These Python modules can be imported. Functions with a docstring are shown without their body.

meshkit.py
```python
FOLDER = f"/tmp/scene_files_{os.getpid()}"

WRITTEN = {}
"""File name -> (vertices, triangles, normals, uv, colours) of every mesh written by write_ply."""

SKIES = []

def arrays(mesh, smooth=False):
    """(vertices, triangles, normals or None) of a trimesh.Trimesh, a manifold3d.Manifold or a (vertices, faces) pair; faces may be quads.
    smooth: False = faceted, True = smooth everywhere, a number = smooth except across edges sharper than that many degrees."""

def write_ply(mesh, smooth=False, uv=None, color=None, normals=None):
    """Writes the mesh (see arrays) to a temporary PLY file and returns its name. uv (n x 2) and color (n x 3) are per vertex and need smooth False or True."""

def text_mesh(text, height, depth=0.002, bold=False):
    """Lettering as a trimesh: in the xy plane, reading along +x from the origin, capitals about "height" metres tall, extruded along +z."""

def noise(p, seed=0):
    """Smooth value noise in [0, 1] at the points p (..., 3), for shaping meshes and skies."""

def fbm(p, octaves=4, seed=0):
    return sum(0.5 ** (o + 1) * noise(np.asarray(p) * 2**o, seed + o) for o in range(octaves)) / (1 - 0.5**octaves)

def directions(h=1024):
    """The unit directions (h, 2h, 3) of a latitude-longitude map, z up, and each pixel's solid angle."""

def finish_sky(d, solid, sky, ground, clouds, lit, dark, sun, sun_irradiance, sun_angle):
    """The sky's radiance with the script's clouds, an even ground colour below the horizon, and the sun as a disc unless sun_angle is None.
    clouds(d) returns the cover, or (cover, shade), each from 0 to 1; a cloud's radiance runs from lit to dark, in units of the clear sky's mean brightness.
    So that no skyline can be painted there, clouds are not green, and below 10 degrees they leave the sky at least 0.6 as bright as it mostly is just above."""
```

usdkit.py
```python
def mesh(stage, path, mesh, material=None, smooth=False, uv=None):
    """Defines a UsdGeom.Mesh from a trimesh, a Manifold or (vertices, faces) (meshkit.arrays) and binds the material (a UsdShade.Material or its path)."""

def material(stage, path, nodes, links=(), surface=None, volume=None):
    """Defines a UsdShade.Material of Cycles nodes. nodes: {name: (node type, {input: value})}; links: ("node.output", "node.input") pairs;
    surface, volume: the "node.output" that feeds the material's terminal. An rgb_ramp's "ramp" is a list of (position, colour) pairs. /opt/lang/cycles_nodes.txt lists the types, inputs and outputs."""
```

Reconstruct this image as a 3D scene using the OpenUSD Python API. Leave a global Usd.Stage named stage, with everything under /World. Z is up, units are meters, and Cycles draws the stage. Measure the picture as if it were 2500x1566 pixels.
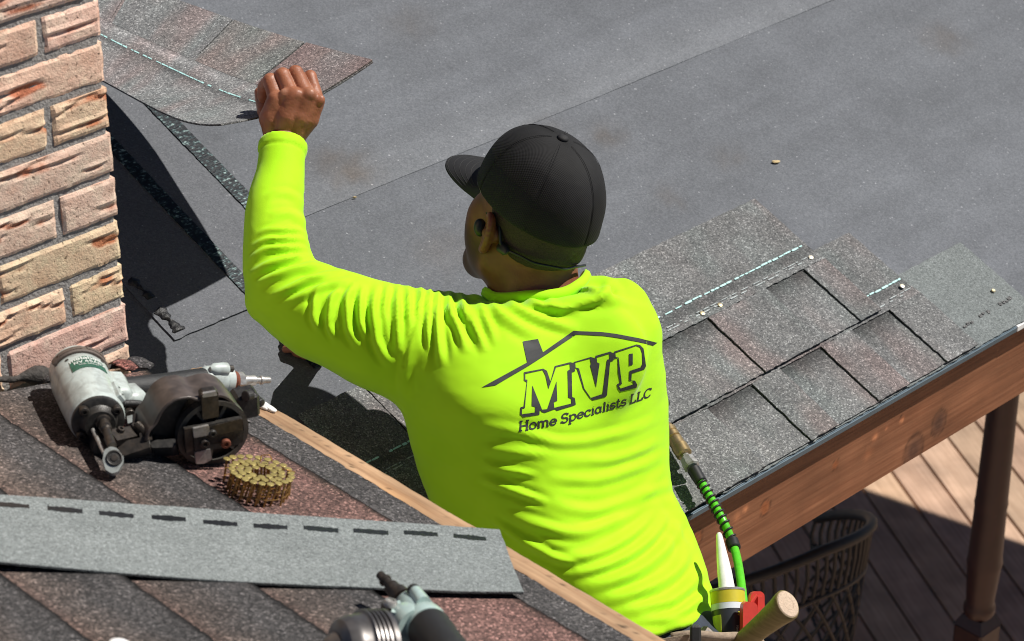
import math
import numpy as np
import trimesh
from scipy.interpolate import LinearNDInterpolator, PchipInterpolator
from scipy.spatial import cKDTree
from shapely.geometry import Polygon, LineString, Point, box as sbox
from shapely.ops import unary_union
from shapely import affinity
import meshkit
import usdkit
from pxr import Usd, UsdGeom, UsdLux, UsdShade, Gf, Sdf, Vt

stage = Usd.Stage.CreateInMemory()
UsdGeom.SetStageUpAxis(stage, UsdGeom.Tokens.z)
UsdGeom.SetStageMetersPerUnit(stage, 1.0)
UsdGeom.Xform.Define(stage, '/World')
UsdGeom.Scope.Define(stage, '/World/Looks')

# ---------------------------------------------------------------- camera, sky, sun
FPX = 6000.0                      # focal length in pixels of the 2500 px wide photograph
PITCH = math.radians(29.5)
CP, SP = math.cos(PITCH), math.sin(PITCH)
CZ = 5.47                         # camera height above the garden; the deck is 4.87 m below the camera
EXPOSURE = 0.3
SUN = np.array([.70, .175, 1.0]); SUN /= np.linalg.norm(SUN)
SUN_I, SKY_I = 1.25, 0.05

cam = UsdGeom.Camera.Define(stage, '/World/camera')
cam.CreateHorizontalApertureAttr(36.0)
cam.CreateVerticalApertureAttr(36.0 * 641 / 1024)
cam.CreateFocalLengthAttr(36.0 * FPX / 2500)
cam.CreateClippingRangeAttr((0.1, 1000))
cam.CreateFStopAttr(9.0)
cam.CreateFocusDistanceAttr(3.85)
cam.CreateExposureAttr(EXPOSURE)
cam.AddTranslateOp().Set((0, 0, CZ))
cam.AddRotateXOp().Set(90 - math.degrees(PITCH))

dome = UsdLux.DomeLight.Define(stage, '/World/sky')
dome.GetPrim().SetCustomDataByKey('kind', 'structure')
dome.GetPrim().SetCustomDataByKey('label', 'clear midday sky')
skym = usdkit.material(stage, '/World/Looks/sky_look', {
    's': ('sky_texture', {'sky_type': 'single_scattering', 'sun_disc': False, 'air_density': .45, 'aerosol_density': .08,
                          'sun_elevation': math.asin(SUN[2]), 'sun_rotation': math.atan2(SUN[0], SUN[1])}),
    'b': ('background_shader', {'strength': SKY_I})}, [('s.color', 'b.color')], surface='b.background')
UsdShade.MaterialBindingAPI.Apply(dome.GetPrim()).Bind(skym)
sun = UsdLux.DistantLight.Define(stage, '/World/sun')
sun.CreateNormalizeAttr(True); sun.CreateIntensityAttr(SUN_I); sun.CreateAngleAttr(0.5)
sun.CreateColorAttr((1.0, .955, .89))
_q = Gf.Rotation(Gf.Vec3d(0, 0, -1), Gf.Vec3d(*(-SUN))).GetQuat()
sun.AddOrientOp().Set(Gf.Quatf(_q))

# ---------------------------------------------------------------- helpers: space
RNG = np.random.default_rng(7)
XH, UH, FH = np.array([1., 0, 0]), np.array([0, SP, CP]), np.array([0, CP, -SP])


def ray(px, py):
    return XH * (px - 1250) / FPX - UH * (py - 783) / FPX + FH


def at(px, py, d):
    """Point d metres deep in front of the camera."""
    return ray(px, py) * d


def proj(p):
    p = np.asarray(p, float)
    f = p @ FH
    return 1250 + FPX * (p @ XH) / f, 783 - FPX * (p @ UH) / f, f


def nz(v):
    v = np.asarray(v, float)
    return v / np.linalg.norm(v)


EV = nz([.72, .694, 0])           # along the porch eave
SV = np.array([-EV[1], EV[0], 0])  # horizontal, up the porch roof; also along the house eave
ZV = np.array([0, 0, 1.])
q1, q2 = math.radians(21), math.radians(16)
N1, U1 = -SV * math.sin(q1) + ZV * math.cos(q1), SV * math.cos(q1) + ZV * math.sin(q1)
N2, U2 = EV * math.sin(q2) + ZV * math.cos(q2), -EV * math.cos(q2) + ZV * math.sin(q2)
K1 = N1 @ at(2060, 920, 4.47)
K2 = N2 @ at(630, 1160, 3.126)


def on(px, py, n, k, h=0.0):
    r = ray(px, py)
    return r * ((k + h) / (n @ r))


O1 = on(2130, 983, N1, K1)


def P1(a, b, h=0.0):
    a, b, h = np.broadcast_arrays(np.asarray(a, float), b, h)
    return O1 + a[..., None] * EV + b[..., None] * U1 + h[..., None] * N1


def ab1(px, py):
    p = on(px, py, N1, K1) - O1
    return p @ EV, p @ U1


def P2(s, v, h=0.0):
    s, v, h = np.broadcast_arrays(np.asarray(s, float), v, h)
    return s[..., None] * SV + v[..., None] * U2 + (h[..., None] + K2) * N2


def sv2(px, py):
    p = on(px, py, N2, K2)
    return p @ SV, p @ U2


def G(px, py, h=0.0):
    return on(px, py, N2, K2, h)


# ---------------------------------------------------------------- helpers: stage
LOC, COUNT = {}, {}


def path_for(parent, name):
    base = parent + '/' + name
    n = COUNT.get(base, -1) + 1
    COUNT[base] = n
    return base if n == 0 else f'{base}_{n:03d}'


def tag(prim, label=None, cat=None, group=None, kind=None):
    for k, v in (('label', label), ('category', cat), ('group', group), ('kind', kind)):
        if v:
            prim.SetCustomDataByKey(k, v)


def thing(name, label, cat, loc, group=None, kind=None):
    path = path_for('/World', name)
    x = UsdGeom.Xform.Define(stage, path)
    w = np.asarray(loc, float) + [0, 0, CZ]
    x.AddTranslateOp().Set(Gf.Vec3d(*map(float, w)))
    LOC[path] = np.asarray(loc, float)
    tag(x.GetPrim(), label, cat, group, kind)
    return path


def obj(name, mesh, mat, parent=None, smooth=False, attrs=None, label=None, cat=None, group=None, kind=None, uv=None):
    """One mesh prim. Points are given relative to the camera's foot-independent frame and moved into the parent's."""
    path = path_for(parent or '/World', name)
    if isinstance(mesh, tuple):
        v, f = mesh
    else:
        v, f, _ = meshkit.arrays(mesh)
    v = np.asarray(v, float)
    if parent is None:
        v = v + [0, 0, CZ]
        LOC[path] = np.array([0, 0, 0.])
    else:
        v = v - LOC[parent]
        LOC[path] = LOC[parent]
    m = usdkit.mesh(stage, path, (v, f), mat, smooth=smooth, uv=uv)
    for k, a in (attrs or {}).items():
        a = np.asarray(a, np.float32)
        pv = UsdGeom.PrimvarsAPI(m)
        if a.ndim == 1:
            pv.CreatePrimvar(k, Sdf.ValueTypeNames.FloatArray, 'vertex').Set(Vt.FloatArray.FromNumpy(a))
        else:
            pv.CreatePrimvar(k, Sdf.ValueTypeNames.Color3fArray, 'vertex').Set(Vt.Vec3fArray.FromNumpy(a))
    tag(m.GetPrim(), label, cat, group, kind)
    return path


def cat_(*ms):
    out_v, out_f, n = [], [], 0
    for m in ms:
        if isinstance(m, tuple):
            v, f = m
        else:
            v, f, _ = meshkit.arrays(m)
        out_v.append(np.asarray(v)); out_f.append(np.asarray(f) + n); n += len(v)
    return np.vstack(out_v), np.vstack(out_f)


# ---------------------------------------------------------------- helpers: shapes
def frame_of(z):
    z = nz(z)
    x = nz(np.cross([0, 0, 1] if abs(z[2]) < .9 else [1, 0, 0], z))
    return x, np.cross(z, x), z


def lathe(p, q, prof, n=28):
    """Revolve (t, r) about the line p->q; t in metres from p."""
    p, q = np.asarray(p, float), np.asarray(q, float)
    x, y, z = frame_of(q - p)
    prof = np.asarray(prof, float)
    a = np.arange(n) * 2 * np.pi / n
    ring = np.cos(a)[:, None] * x + np.sin(a)[:, None] * y
    v = (p + prof[:, 0, None, None] * z + prof[:, 1, None, None] * ring[None]).reshape(-1, 3)
    f = []
    for i in range(len(prof) - 1):
        for j in range(n):
            k = (j + 1) % n
            A, B, C, D = i * n + j, i * n + k, (i + 1) * n + k, (i + 1) * n + j
            f += [[A, B, C], [A, C, D]]
    c0, c1 = len(v), len(v) + 1
    v = np.vstack([v, p + prof[0, 0] * z, p + prof[-1, 0] * z])
    m = (len(prof) - 1) * n
    for j in range(n):
        k = (j + 1) % n
        f += [[c0, k, j], [c1, m + j, m + k]]
    return v, np.array(f)


def cyl(p, q, r, r2=None, n=24, ch=None):
    L = np.linalg.norm(np.asarray(q) - np.asarray(p))
    r2 = r if r2 is None else r2
    ch = min(r, r2, L) * .12 if ch is None else ch
    return lathe(p, q, [(0, max(r - ch, 1e-5)), (ch, r), (L - ch, r2), (L, max(r2 - ch, 1e-5))], n)


def smoothpath(pts, n):
    pts = np.asarray(pts, float)
    d = np.r_[0, np.cumsum(np.linalg.norm(np.diff(pts[:, :3], axis=0), axis=1))]
    return PchipInterpolator(d, pts)(np.linspace(0, d[-1], n))


def tube(pts, r, n=10, closed=False):
    pts = np.asarray(pts, float)
    m = len(pts)
    r = np.broadcast_to(np.asarray(r, float), (m,))
    t = np.gradient(pts, axis=0)
    if closed:
        t = np.roll(pts, -1, 0) - np.roll(pts, 1, 0)
    t /= np.linalg.norm(t, axis=1, keepdims=True) + 1e-12
    x = frame_of(t[0])[0]
    v = []
    a = np.arange(n) * 2 * np.pi / n
    for i in range(m):
        x = nz(x - t[i] * (x @ t[i])); y = np.cross(t[i], x)
        v.append(pts[i] + r[i] * (np.cos(a)[:, None] * x + np.sin(a)[:, None] * y))
    v = np.vstack(v)
    f = []
    for i in range(m if closed else m - 1):
        i2 = (i + 1) % m
        for j in range(n):
            k = (j + 1) % n
            f += [[i * n + j, i * n + k, i2 * n + k], [i * n + j, i2 * n + k, i2 * n + j]]
    if not closed:
        c0, c1 = len(v), len(v) + 1
        v = np.vstack([v, pts[0], pts[-1]])
        for j in range(n):
            k = (j + 1) % n
            f += [[c0, k, j], [c1, (m - 1) * n + j, (m - 1) * n + k]]
    return v, np.array(f)


def cbox(c, ax, half, ch=.002):
    """Chamfered box: centre, three axes, half sizes."""
    ax = np.asarray(ax, float); half = np.asarray(half, float)
    ch = min(ch, half.min() * .8)
    pts = []
    for sx in (-1, 1):
        for sy in (-1, 1):
            for sz in (-1, 1):
                s = np.array([sx, sy, sz])
                for k in range(3):
                    h = half - ch; h[k] = half[k]
                    pts.append(c + (s * h) @ ax)
    m = trimesh.convex.convex_hull(np.array(pts))
    return np.array(m.vertices), np.array(m.faces)


def extr(poly, o, x, y, depth, z=None):
    """Extrude a shapely polygon (coordinates along x, y from o) by depth along z (x cross y)."""
    z = np.cross(x, y) if z is None else z
    vs, fs, n = [], [], 0
    for g in getattr(poly, 'geoms', [poly]):
        if g.is_empty or g.area < 1e-12:
            continue
        m = trimesh.creation.extrude_polygon(g, depth, engine='earcut')
        vs.append(np.array(m.vertices)); fs.append(np.array(m.faces) + n); n += len(m.vertices)
    v = np.vstack(vs)
    return o + v[:, :1] * x + v[:, 1:2] * y + v[:, 2:] * z, np.vstack(fs)


def plate(pix, anchor, normal, thick, rnd=0.0):
    """Plate whose outline passes through the given pixels on the plane (anchor, normal); it goes thick metres away behind its face."""
    normal = nz(normal)
    pts = []
    for px, py in pix:
        r = ray(px, py); pts.append(r * ((normal @ anchor) / (normal @ r)))
    pts = np.array(pts)
    x, y, z = frame_of(normal)
    loc = pts - anchor
    poly = Polygon(np.c_[loc @ x, loc @ y]).buffer(0)
    if rnd:
        poly = poly.buffer(-rnd).buffer(rnd, quad_segs=4)
    return extr(poly, anchor - z * thick, x, y, thick)


def shell(P, nrm, th, jit=None):
    """Closed sheet from a grid of points (nu, nv, 3), th thick along -nrm. Returns vertices, faces; the top grid comes first, then the bottom one."""
    nu, nv = P.shape[:2]
    top = P.reshape(-1, 3)
    nrm = np.broadcast_to(nrm, P.shape).reshape(-1, 3)
    bot = top - nrm * th
    idx = np.arange(nu * nv).reshape(nu, nv)
    A, B, C, D = idx[:-1, :-1].ravel(), idx[1:, :-1].ravel(), idx[1:, 1:].ravel(), idx[:-1, 1:].ravel()
    f = np.vstack([np.c_[A, B, C], np.c_[A, C, D]])
    tri = top[f[0]]
    if np.cross(tri[1] - tri[0], tri[2] - tri[0]) @ nrm[0] < 0:
        f = f[:, ::-1]
    n = nu * nv
    ring = np.r_[idx[:-1, 0], idx[-1, :-1], idx[:0:-1, -1], idx[0, :0:-1]]
    nxt = np.roll(ring, -1)
    side = np.vstack([np.c_[ring, ring + n, nxt + n], np.c_[ring, nxt + n, nxt]])
    faces = np.vstack([f, f[:, ::-1] + n, side])
    m = trimesh.Trimesh(np.vstack([top, bot]), faces, process=False)
    mid = nu * nv // 2
    t0 = side[0]
    nn = np.cross(m.vertices[t0[1]] - m.vertices[t0[0]], m.vertices[t0[2]] - m.vertices[t0[0]])
    if nn @ (m.vertices[t0[0]] - top.mean(0)) < 0:
        faces = np.vstack([f, f[:, ::-1] + n, side[:, ::-1]])
    return np.vstack([top, bot]), faces


def grid(a0, a1, b0, b1, step, jit=0.0, rng=RNG):
    na, nb = max(2, int(round(abs(a1 - a0) / step)) + 1), max(2, int(round(abs(b1 - b0) / step)) + 1)
    A, B = np.meshgrid(np.linspace(a0, a1, na), np.linspace(b0, b1, nb), indexing='ij')
    if jit:
        A[0] += rng.normal(0, jit, nb); A[-1] += rng.normal(0, jit, nb)
        B[:, 0] += rng.normal(0, jit, na); B[:, -1] += rng.normal(0, jit, na)
    return A, B


def fb(p, scale, oct=3, seed=0):
    return meshkit.fbm(np.asarray(p) / scale, oct, seed) - .5


def blob(p, r, axes=None, seed=0, amp=.15, sub=2):
    m = trimesh.creation.icosphere(subdivisions=sub)
    v = np.array(m.vertices)
    v = v * (1 + amp * 2 * fb(v + seed * 7.3, .8, 2, seed)[:, None])
    v = v * np.asarray(r)
    if axes is not None:
        v = v @ np.asarray(axes)
    return v + p, np.array(m.faces)


# ---------------------------------------------------------------- materials
LK = '/World/Looks/'


def plain(name, col, rough=.5, metal=0.0, var=.12, vscale=60, bump=0.0, bscale=400, spec=.5, dirt=None, dirt_amt=.5, dscale=40, coat=0):
    """Principled paint, plastic, metal with mottled tone, optional dirt and fine relief."""
    c = np.array(col, float)
    nodes = {'g': ('geometry', {}),
             'n': ('noise_texture', {'scale': vscale, 'detail': 4.0, 'roughness': .6}),
             'r': ('rgb_ramp', {'ramp': [(.3, tuple(c * (1 - var))), (.7, tuple(np.minimum(c * (1 + var), .97)))]}),
             'p': ('principled_bsdf', {'roughness': rough, 'metallic': metal, 'specular_ior_level': spec, 'coat_weight': coat})}
    links = [('g.position', 'n.vector'), ('n.fac', 'r.fac')]
    src = 'r.color'
    if dirt is not None:
        nodes['dn'] = ('noise_texture', {'scale': dscale, 'detail': 6.0, 'roughness': .7, 'distortion': .6})
        nodes['dr'] = ('rgb_ramp', {'ramp': [(.5 - .1 * dirt_amt, (0, 0, 0)), (.72, (dirt_amt,) * 3)]})
        nodes['dm'] = ('mix_color', {'b': tuple(dirt)})
        links += [('g.position', 'dn.vector'), ('dn.fac', 'dr.fac'), ('dr.color', 'dm.fac'), (src, 'dm.a')]
        src = 'dm.result'
    links.append((src, 'p.base_color'))
    if bump:
        nodes['bn'] = ('noise_texture', {'scale': bscale, 'detail': 3.0})
        nodes['b'] = ('bump', {'strength': .6, 'distance': bump})
        links += [('g.position', 'bn.vector'), ('bn.fac', 'b.height'), ('b.normal', 'p.normal')]
    return usdkit.material(stage, LK + name, nodes, links, surface='p.BSDF')


def granules(name, stops, cell=.0023, tone=True, patch=.25, pscale=14, rough=.85, bump=.0012, spark=None):
    """Mineral granules: a colour per small cell, mottled at a larger scale and tinted by the mesh's tone."""
    nodes = {'g': ('geometry', {}),
             'v': ('voronoi_texture', {'scale': 1 / cell, 'feature': 'f1'}),
             's': ('separate_color', {}),
             'r': ('rgb_ramp', {'ramp': stops}),
             'n': ('noise_texture', {'scale': pscale, 'detail': 5.0, 'roughness': .65}),
             'nr': ('rgb_ramp', {'ramp': [(.25, (1 - patch,) * 3), (.75, (1 + patch,) * 3)]}),
             'm': ('mix_color', {'blend_type': 'multiply', 'fac': 1.0}),
             'b': ('bump', {'strength': .8, 'distance': bump, 'invert': True}),
             'p': ('principled_bsdf', {'roughness': rough, 'specular_ior_level': .3})}
    links = [('g.position', 'v.vector'), ('g.position', 'n.vector'), ('v.color', 's.color'), ('s.r', 'r.fac'), ('r.color', 'm.a'),
             ('n.fac', 'nr.fac'), ('nr.color', 'm.b'), ('v.distance', 'b.height'), ('b.normal', 'p.normal')]
    src = 'm.result'
    if tone:
        nodes['t'] = ('attribute', {'attribute': 'tone'})
        nodes['m2'] = ('mix_color', {'blend_type': 'multiply', 'fac': 1.0})
        links += [(src, 'm2.a'), ('t.color', 'm2.b')]
        src = 'm2.result'
    links.append((src, 'p.base_color'))
    return usdkit.material(stage, LK + name, nodes, links, surface='p.BSDF')


def woodmat(name, c0, c1, axis, rough=.7, ring=60, stretch=.04, tone=False, knots=None, bump=.0006, dark=(.05, .03, .02), crack=.12):
    """Grain stretched along a world direction."""
    x, y, z = frame_of(axis)
    ang = math.atan2(axis[1], axis[0])
    nodes = {'g': ('geometry', {}),
             'mp': ('mapping', {'mapping_type': 'texture', 'rotation': (0, 0, ang), 'scale': (1 / stretch, 1, 1)}),
             'n': ('noise_texture', {'scale': ring, 'detail': 6.0, 'roughness': .6, 'distortion': .3}),
             'n2': ('noise_texture', {'scale': 7.0, 'detail': 4.0}),
             'r': ('rgb_ramp', {'ramp': [(.3, c0), (.7, c1)]}),
             'r2': ('rgb_ramp', {'ramp': [(.3, (.72,) * 3), (.7, (1.15,) * 3)]}),
             'm': ('mix_color', {'blend_type': 'multiply', 'fac': 1.0}),
             'b': ('bump', {'strength': .6, 'distance': bump}),
             'p': ('principled_bsdf', {'roughness': rough, 'specular_ior_level': .3})}
    links = [('g.position', 'mp.vector'), ('mp.vector', 'n.vector'), ('g.position', 'n2.vector'), ('n.fac', 'r.fac'), ('n2.fac', 'r2.fac'),
             ('r.color', 'm.a'), ('r2.color', 'm.b'), ('n.fac', 'b.height'), ('b.normal', 'p.normal')]
    src = 'm.result'
    if tone:
        nodes['t'] = ('attribute', {'attribute': 'tone'})
        nodes['m2'] = ('mix_color', {'blend_type': 'multiply', 'fac': 1.0})
        links += [(src, 'm2.a'), ('t.color', 'm2.b')]
        src = 'm2.result'
    links.append((src, 'p.base_color'))
    return usdkit.material(stage, LK + name, nodes, links, surface='p.BSDF')


def grey(*v):
    return [(p, (c, c * 1.0, c * 1.02)) for p, c in v]


M = {}
M['shingle'] = granules('new_shingle_granules', [(0, (.065, .066, .069)), (.25, (.105, .106, .108)), (.6, (.142, .142, .142)), (.88, (.205, .204, .202)), (1, (.38, .38, .38))], cell=.0021)
M['starter'] = granules('starter_granules', [(0, (.075, .084, .084)), (.25, (.118, .131, .131)), (.75, (.148, .164, .163)), (1, (.22, .24, .24))], cell=.0019, patch=.12)
M['old'] = granules('old_shingle_granules', [(0, (.022, .021, .020)), (.3, (.048, .046, .044)), (.65, (.078, .073, .070)), (.9, (.125, .115, .108)), (1, (.25, .23, .22))], cell=.0024, patch=.4, pscale=11)
M['felt'] = granules('roofing_felt', [(0, (.096, .103, .115)), (.5, (.119, .127, .141)), (.95, (.142, .150, .166)), (.997, (.16, .168, .182)), (1, (.32, .33, .35))], cell=.0024, patch=.13, pscale=9, bump=.0004)
M['tar'] = plain('black_roof_cement', (.012, .012, .013), .55, var=.4, bump=.004, bscale=160)
M['asphalt_edge'] = plain('asphalt_cut_edge', (.012, .012, .012), .8, bump=.001, bscale=500)

# ================================================================ ground, deck
M['ground'] = plain('lawn_soil', (.05, .06, .03), .95, var=.4, vscale=6, bump=.02, bscale=30)
a = np.linspace(-60, 60, 41)
X_, Y_ = np.meshgrid(a, a, indexing='ij')
Pg = np.stack([X_, Y_ + 5, np.full_like(X_, -5.47)], -1)
obj('ground', shell(Pg, np.array([0, 0, 1.]), .2), M['ground'], kind='structure', label='lawn below the deck')

DZ = -4.87
DD = nz([.247, -.969, 0]); DP = np.array([.969, .247, 0])      # along and across the boards
M['deck'] = woodmat('deck_boards', (.36, .235, .155), (.53, .37, .26), DD, .75, 110, .035, tone=True)
deck = thing('deck', 'reddish brown timber deck below the porch roof', None, (2, 7, DZ), kind='structure')
PITCHB = .1445
i0 = 3.332 - 10 * PITCHB
for i in range(-22, 30):
    u = i0 + i * PITCHB
    L0, L1 = -13.0, 1.5
    c0 = DP * (u + PITCHB / 2) + DD * 0
    # the boards run from beyond the post back under the roof
    mid = DP * (u + .5 * PITCHB) + DD * (-6.5) + np.array([0, 0, DZ - .014])
    v, f = cbox(mid, [DD, DP, ZV], [6.5, PITCHB / 2 - .0045, .014], .003)
    rng = np.random.default_rng(100 + i)
    t = rng.uniform(.85, 1.12)
    tone = np.tile([t * rng.uniform(.97, 1.05), t, t * rng.uniform(.94, 1.05)], (len(v), 1))
    obj('board', (v, f), M['deck'], deck, attrs={'tone': tone})
for i in range(-8, 16):       # joists seen dark between the boards
    pass
M['joist'] = woodmat('deck_joists', (.06, .04, .03), (.10, .07, .05), DP, .9)
for k in range(0, 22):
    c = DP * 3.6 + DD * (-.6 - k * .6) + np.array([0, 0, DZ - .028 - .07])
    obj('joist', cbox(c, [DP, DD, ZV], [3.9, .019, .068], .003), M['joist'], deck)

# ================================================================ porch roof
porch = thing('porch_roof', 'low porch roof of grey roofing felt being shingled, red brown fascia along its eave', 'roof', O1)
M['ply'] = woodmat('roof_plywood', (.20, .14, .08), (.30, .21, .13), EV, .8)
A0, A1, BTOP = -1.62, 4.78, 3.4
corners = [P1(A0, -.005, -.004), P1(A1, -.005, -.004), P1(A1, BTOP, -.004), P1(A0, BTOP, -.004)]
Pd = np.array([[corners[0], corners[3]], [corners[1], corners[2]]])
obj('roof_boarding', shell(Pd, N1, .018), M['ply'], porch)
# felt laid in courses, each lapping over the one below
bounds = [(-.008, .97), (.86, 1.83), (1.72, 2.69), (2.58, 3.40)]
for k, (b0, b1) in enumerate(bounds):
    A, B = grid(A0, min(A1, 2.6), b0, b1, .02)
    wob = .0016 * fb(np.stack([A * .35, B, 0 * A + k], -1), .14, 3, 5 + k) + .0022 * fb(np.stack([A, B * .6, 0 * A], -1), .5, 2, 15 + k)
    h = .0012 + (.0009 if k else 0) * np.clip(1 - (B - b0) / .12, 0, 1) + .0011 + wob
    h = h - .0045 * np.clip((B - b0 - .872) / .02, 0, 1)
    B = B + (B - b0 < .001) * .0015 * fb(np.stack([A, 0 * A, 0 * A], -1), .05, 2, k)[..., ]
    P = P1(A, B, h)
    # faint stains: brown scuffs and pale streaks along the rolls
    st = np.ones(A.shape + (3,))
    n1_ = fb(np.stack([A * .5, B, 0 * A], -1), .09, 4, 21 + k)
    st *= 1 + .10 * n1_[..., None]
    streak = fb(np.stack([A * .05, B, 0 * A], -1), .02, 4, 31 + k)
    st *= 1 + .26 * streak[..., None]
    st *= 1 + .16 * fb(np.stack([A * .03, B, 0 * A], -1), .16, 2, 36 + k)[..., None]
    for (sx, sy), rr, am in (((845, 415), .05, .5), ((1480, 335), .04, .35), ((1780, 390), .035, .3), ((1630, 485), .03, .3), ((2300, 95), .05, .35), ((1000, 60), .05, .2), ((1090, 610), .06, .25), ((1330, 330), .04, .25), ((760, 395), .03, .25)):
        aa, bb = ab1(sx, sy)
        d = np.hypot(A - aa, (B - bb) * 1.2) + .05 * fb(np.stack([A, B, 0 * A], -1), .02, 3, 9)
        w = 1.5 * am * np.exp(-(d / rr) ** 2) * (1 + 1.2 * fb(np.stack([A, B, 0 * A], -1), .012, 2, 4))
        st *= 1 - np.clip(w, 0, .8)[..., None] * np.array([.22, .36, .48])
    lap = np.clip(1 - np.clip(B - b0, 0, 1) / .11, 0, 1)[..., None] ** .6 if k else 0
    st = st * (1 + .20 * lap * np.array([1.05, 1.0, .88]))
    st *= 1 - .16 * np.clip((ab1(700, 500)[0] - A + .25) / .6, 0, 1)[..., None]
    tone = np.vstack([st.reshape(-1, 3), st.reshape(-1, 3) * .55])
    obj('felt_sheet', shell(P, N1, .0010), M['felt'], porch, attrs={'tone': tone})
A, B = grid(2.6, A1, -.008, 3.4, .1)
obj('felt_sheet', shell(P1(A, B, 0 * A + .0022), N1, .0014), M['felt'], porch, attrs={'tone': np.ones((A.size * 2, 3))})
# an extra membrane sheet by the chimney, with two dark sealing strips
A, B = grid(-1.037, -.70, .7245, 1.5, .012, .0008)
hh = .0062 + .0012 * fb(np.stack([A, B, 0 * A], -1), .08, 2, 3)
ton = 1 + .08 * fb(np.stack([A, B, 0 * A], -1), .05, 3, 8)
ton3 = np.repeat(ton.reshape(-1, 1), 3, 1) * np.array([.93, .92, .92])
tt = np.vstack([ton3, ton3 * .5])
obj('membrane_sheet', shell(P1(A, B, hh), N1, .003), M['felt'], porch, attrs={'tone': tt}, label='membrane sheet with a cut lower corner')
stripn = {'g': ('geometry', {}), 'mp': ('mapping', {'mapping_type': 'texture', 'rotation': (0, 0, math.atan2(SV[1], SV[0])), 'scale': (.004, .018, .018)}),
          'n': ('noise_texture', {'scale': 1.0, 'detail': 3.0, 'roughness': .6}),
          'n2': ('noise_texture', {'scale': 160.0, 'detail': 3.0}),
          'a': ('math', {'math_type': 'multiply'}),
          'r': ('rgb_ramp', {'ramp': [(.20, (.006, .008, .011)), (.27, (.012, .020, .024)), (.33, (.06, .10, .105)), (.42, (.30, .40, .38))]}),
          'p': ('principled_bsdf', {'roughness': .45, 'specular_ior_level': .4}), 'b': ('bump', {'distance': .001, 'strength': .7})}
M['sealstrip'] = usdkit.material(stage, LK + 'dark_sealing_strip', stripn, [('g.position', 'mp.vector'), ('mp.vector', 'n.vector'), ('g.position', 'n2.vector'),
                                 ('n.fac', 'a.value1'), ('n2.fac', 'a.value2'), ('a.value', 'r.fac'), ('r.color', 'p.base_color'), ('n.fac', 'b.height'), ('b.normal', 'p.normal')], surface='p.BSDF')
for (a0, a1, b0, b1) in ((-.735, -.704, .50, 1.32), (-.866, -.84, .56, 1.32)):
    A, B = grid(a0, a1, b0, b1, .007, .0004)
    obj('sealing_strip', shell(P1(A, B, np.where(B > .71, .0085, .0058) + .0006 * fb(np.stack([A, B, 0 * A], -1), .02, 2)), N1, .0022), M['sealstrip'], porch)
for (x0, y0), (x1, y1) in (((318, 690), (368, 735)), ((386, 762), (438, 815))):
    a0, b0 = ab1(x0, y0); a1, b1 = ab1(x1, y1)
    n = 14
    t = np.linspace(0, 1, n)
    w = .006 + .003 * np.sin(t * 9) + .002 * RNG.normal(size=n)
    A = np.stack([a0 + (a1 - a0) * t - w, a0 + (a1 - a0) * t, a0 + (a1 - a0) * t + w], 1)
    B = np.repeat((b0 + (b1 - b0) * t)[:, None], 3, 1)
    H = np.stack([0 * t + .008, .012 + .002 * RNG.normal(size=n), 0 * t + .008], 1)
    obj('tar_smear', shell(P1(A, B, H), N1, .004), M['tar'], porch, smooth=True)


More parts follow.
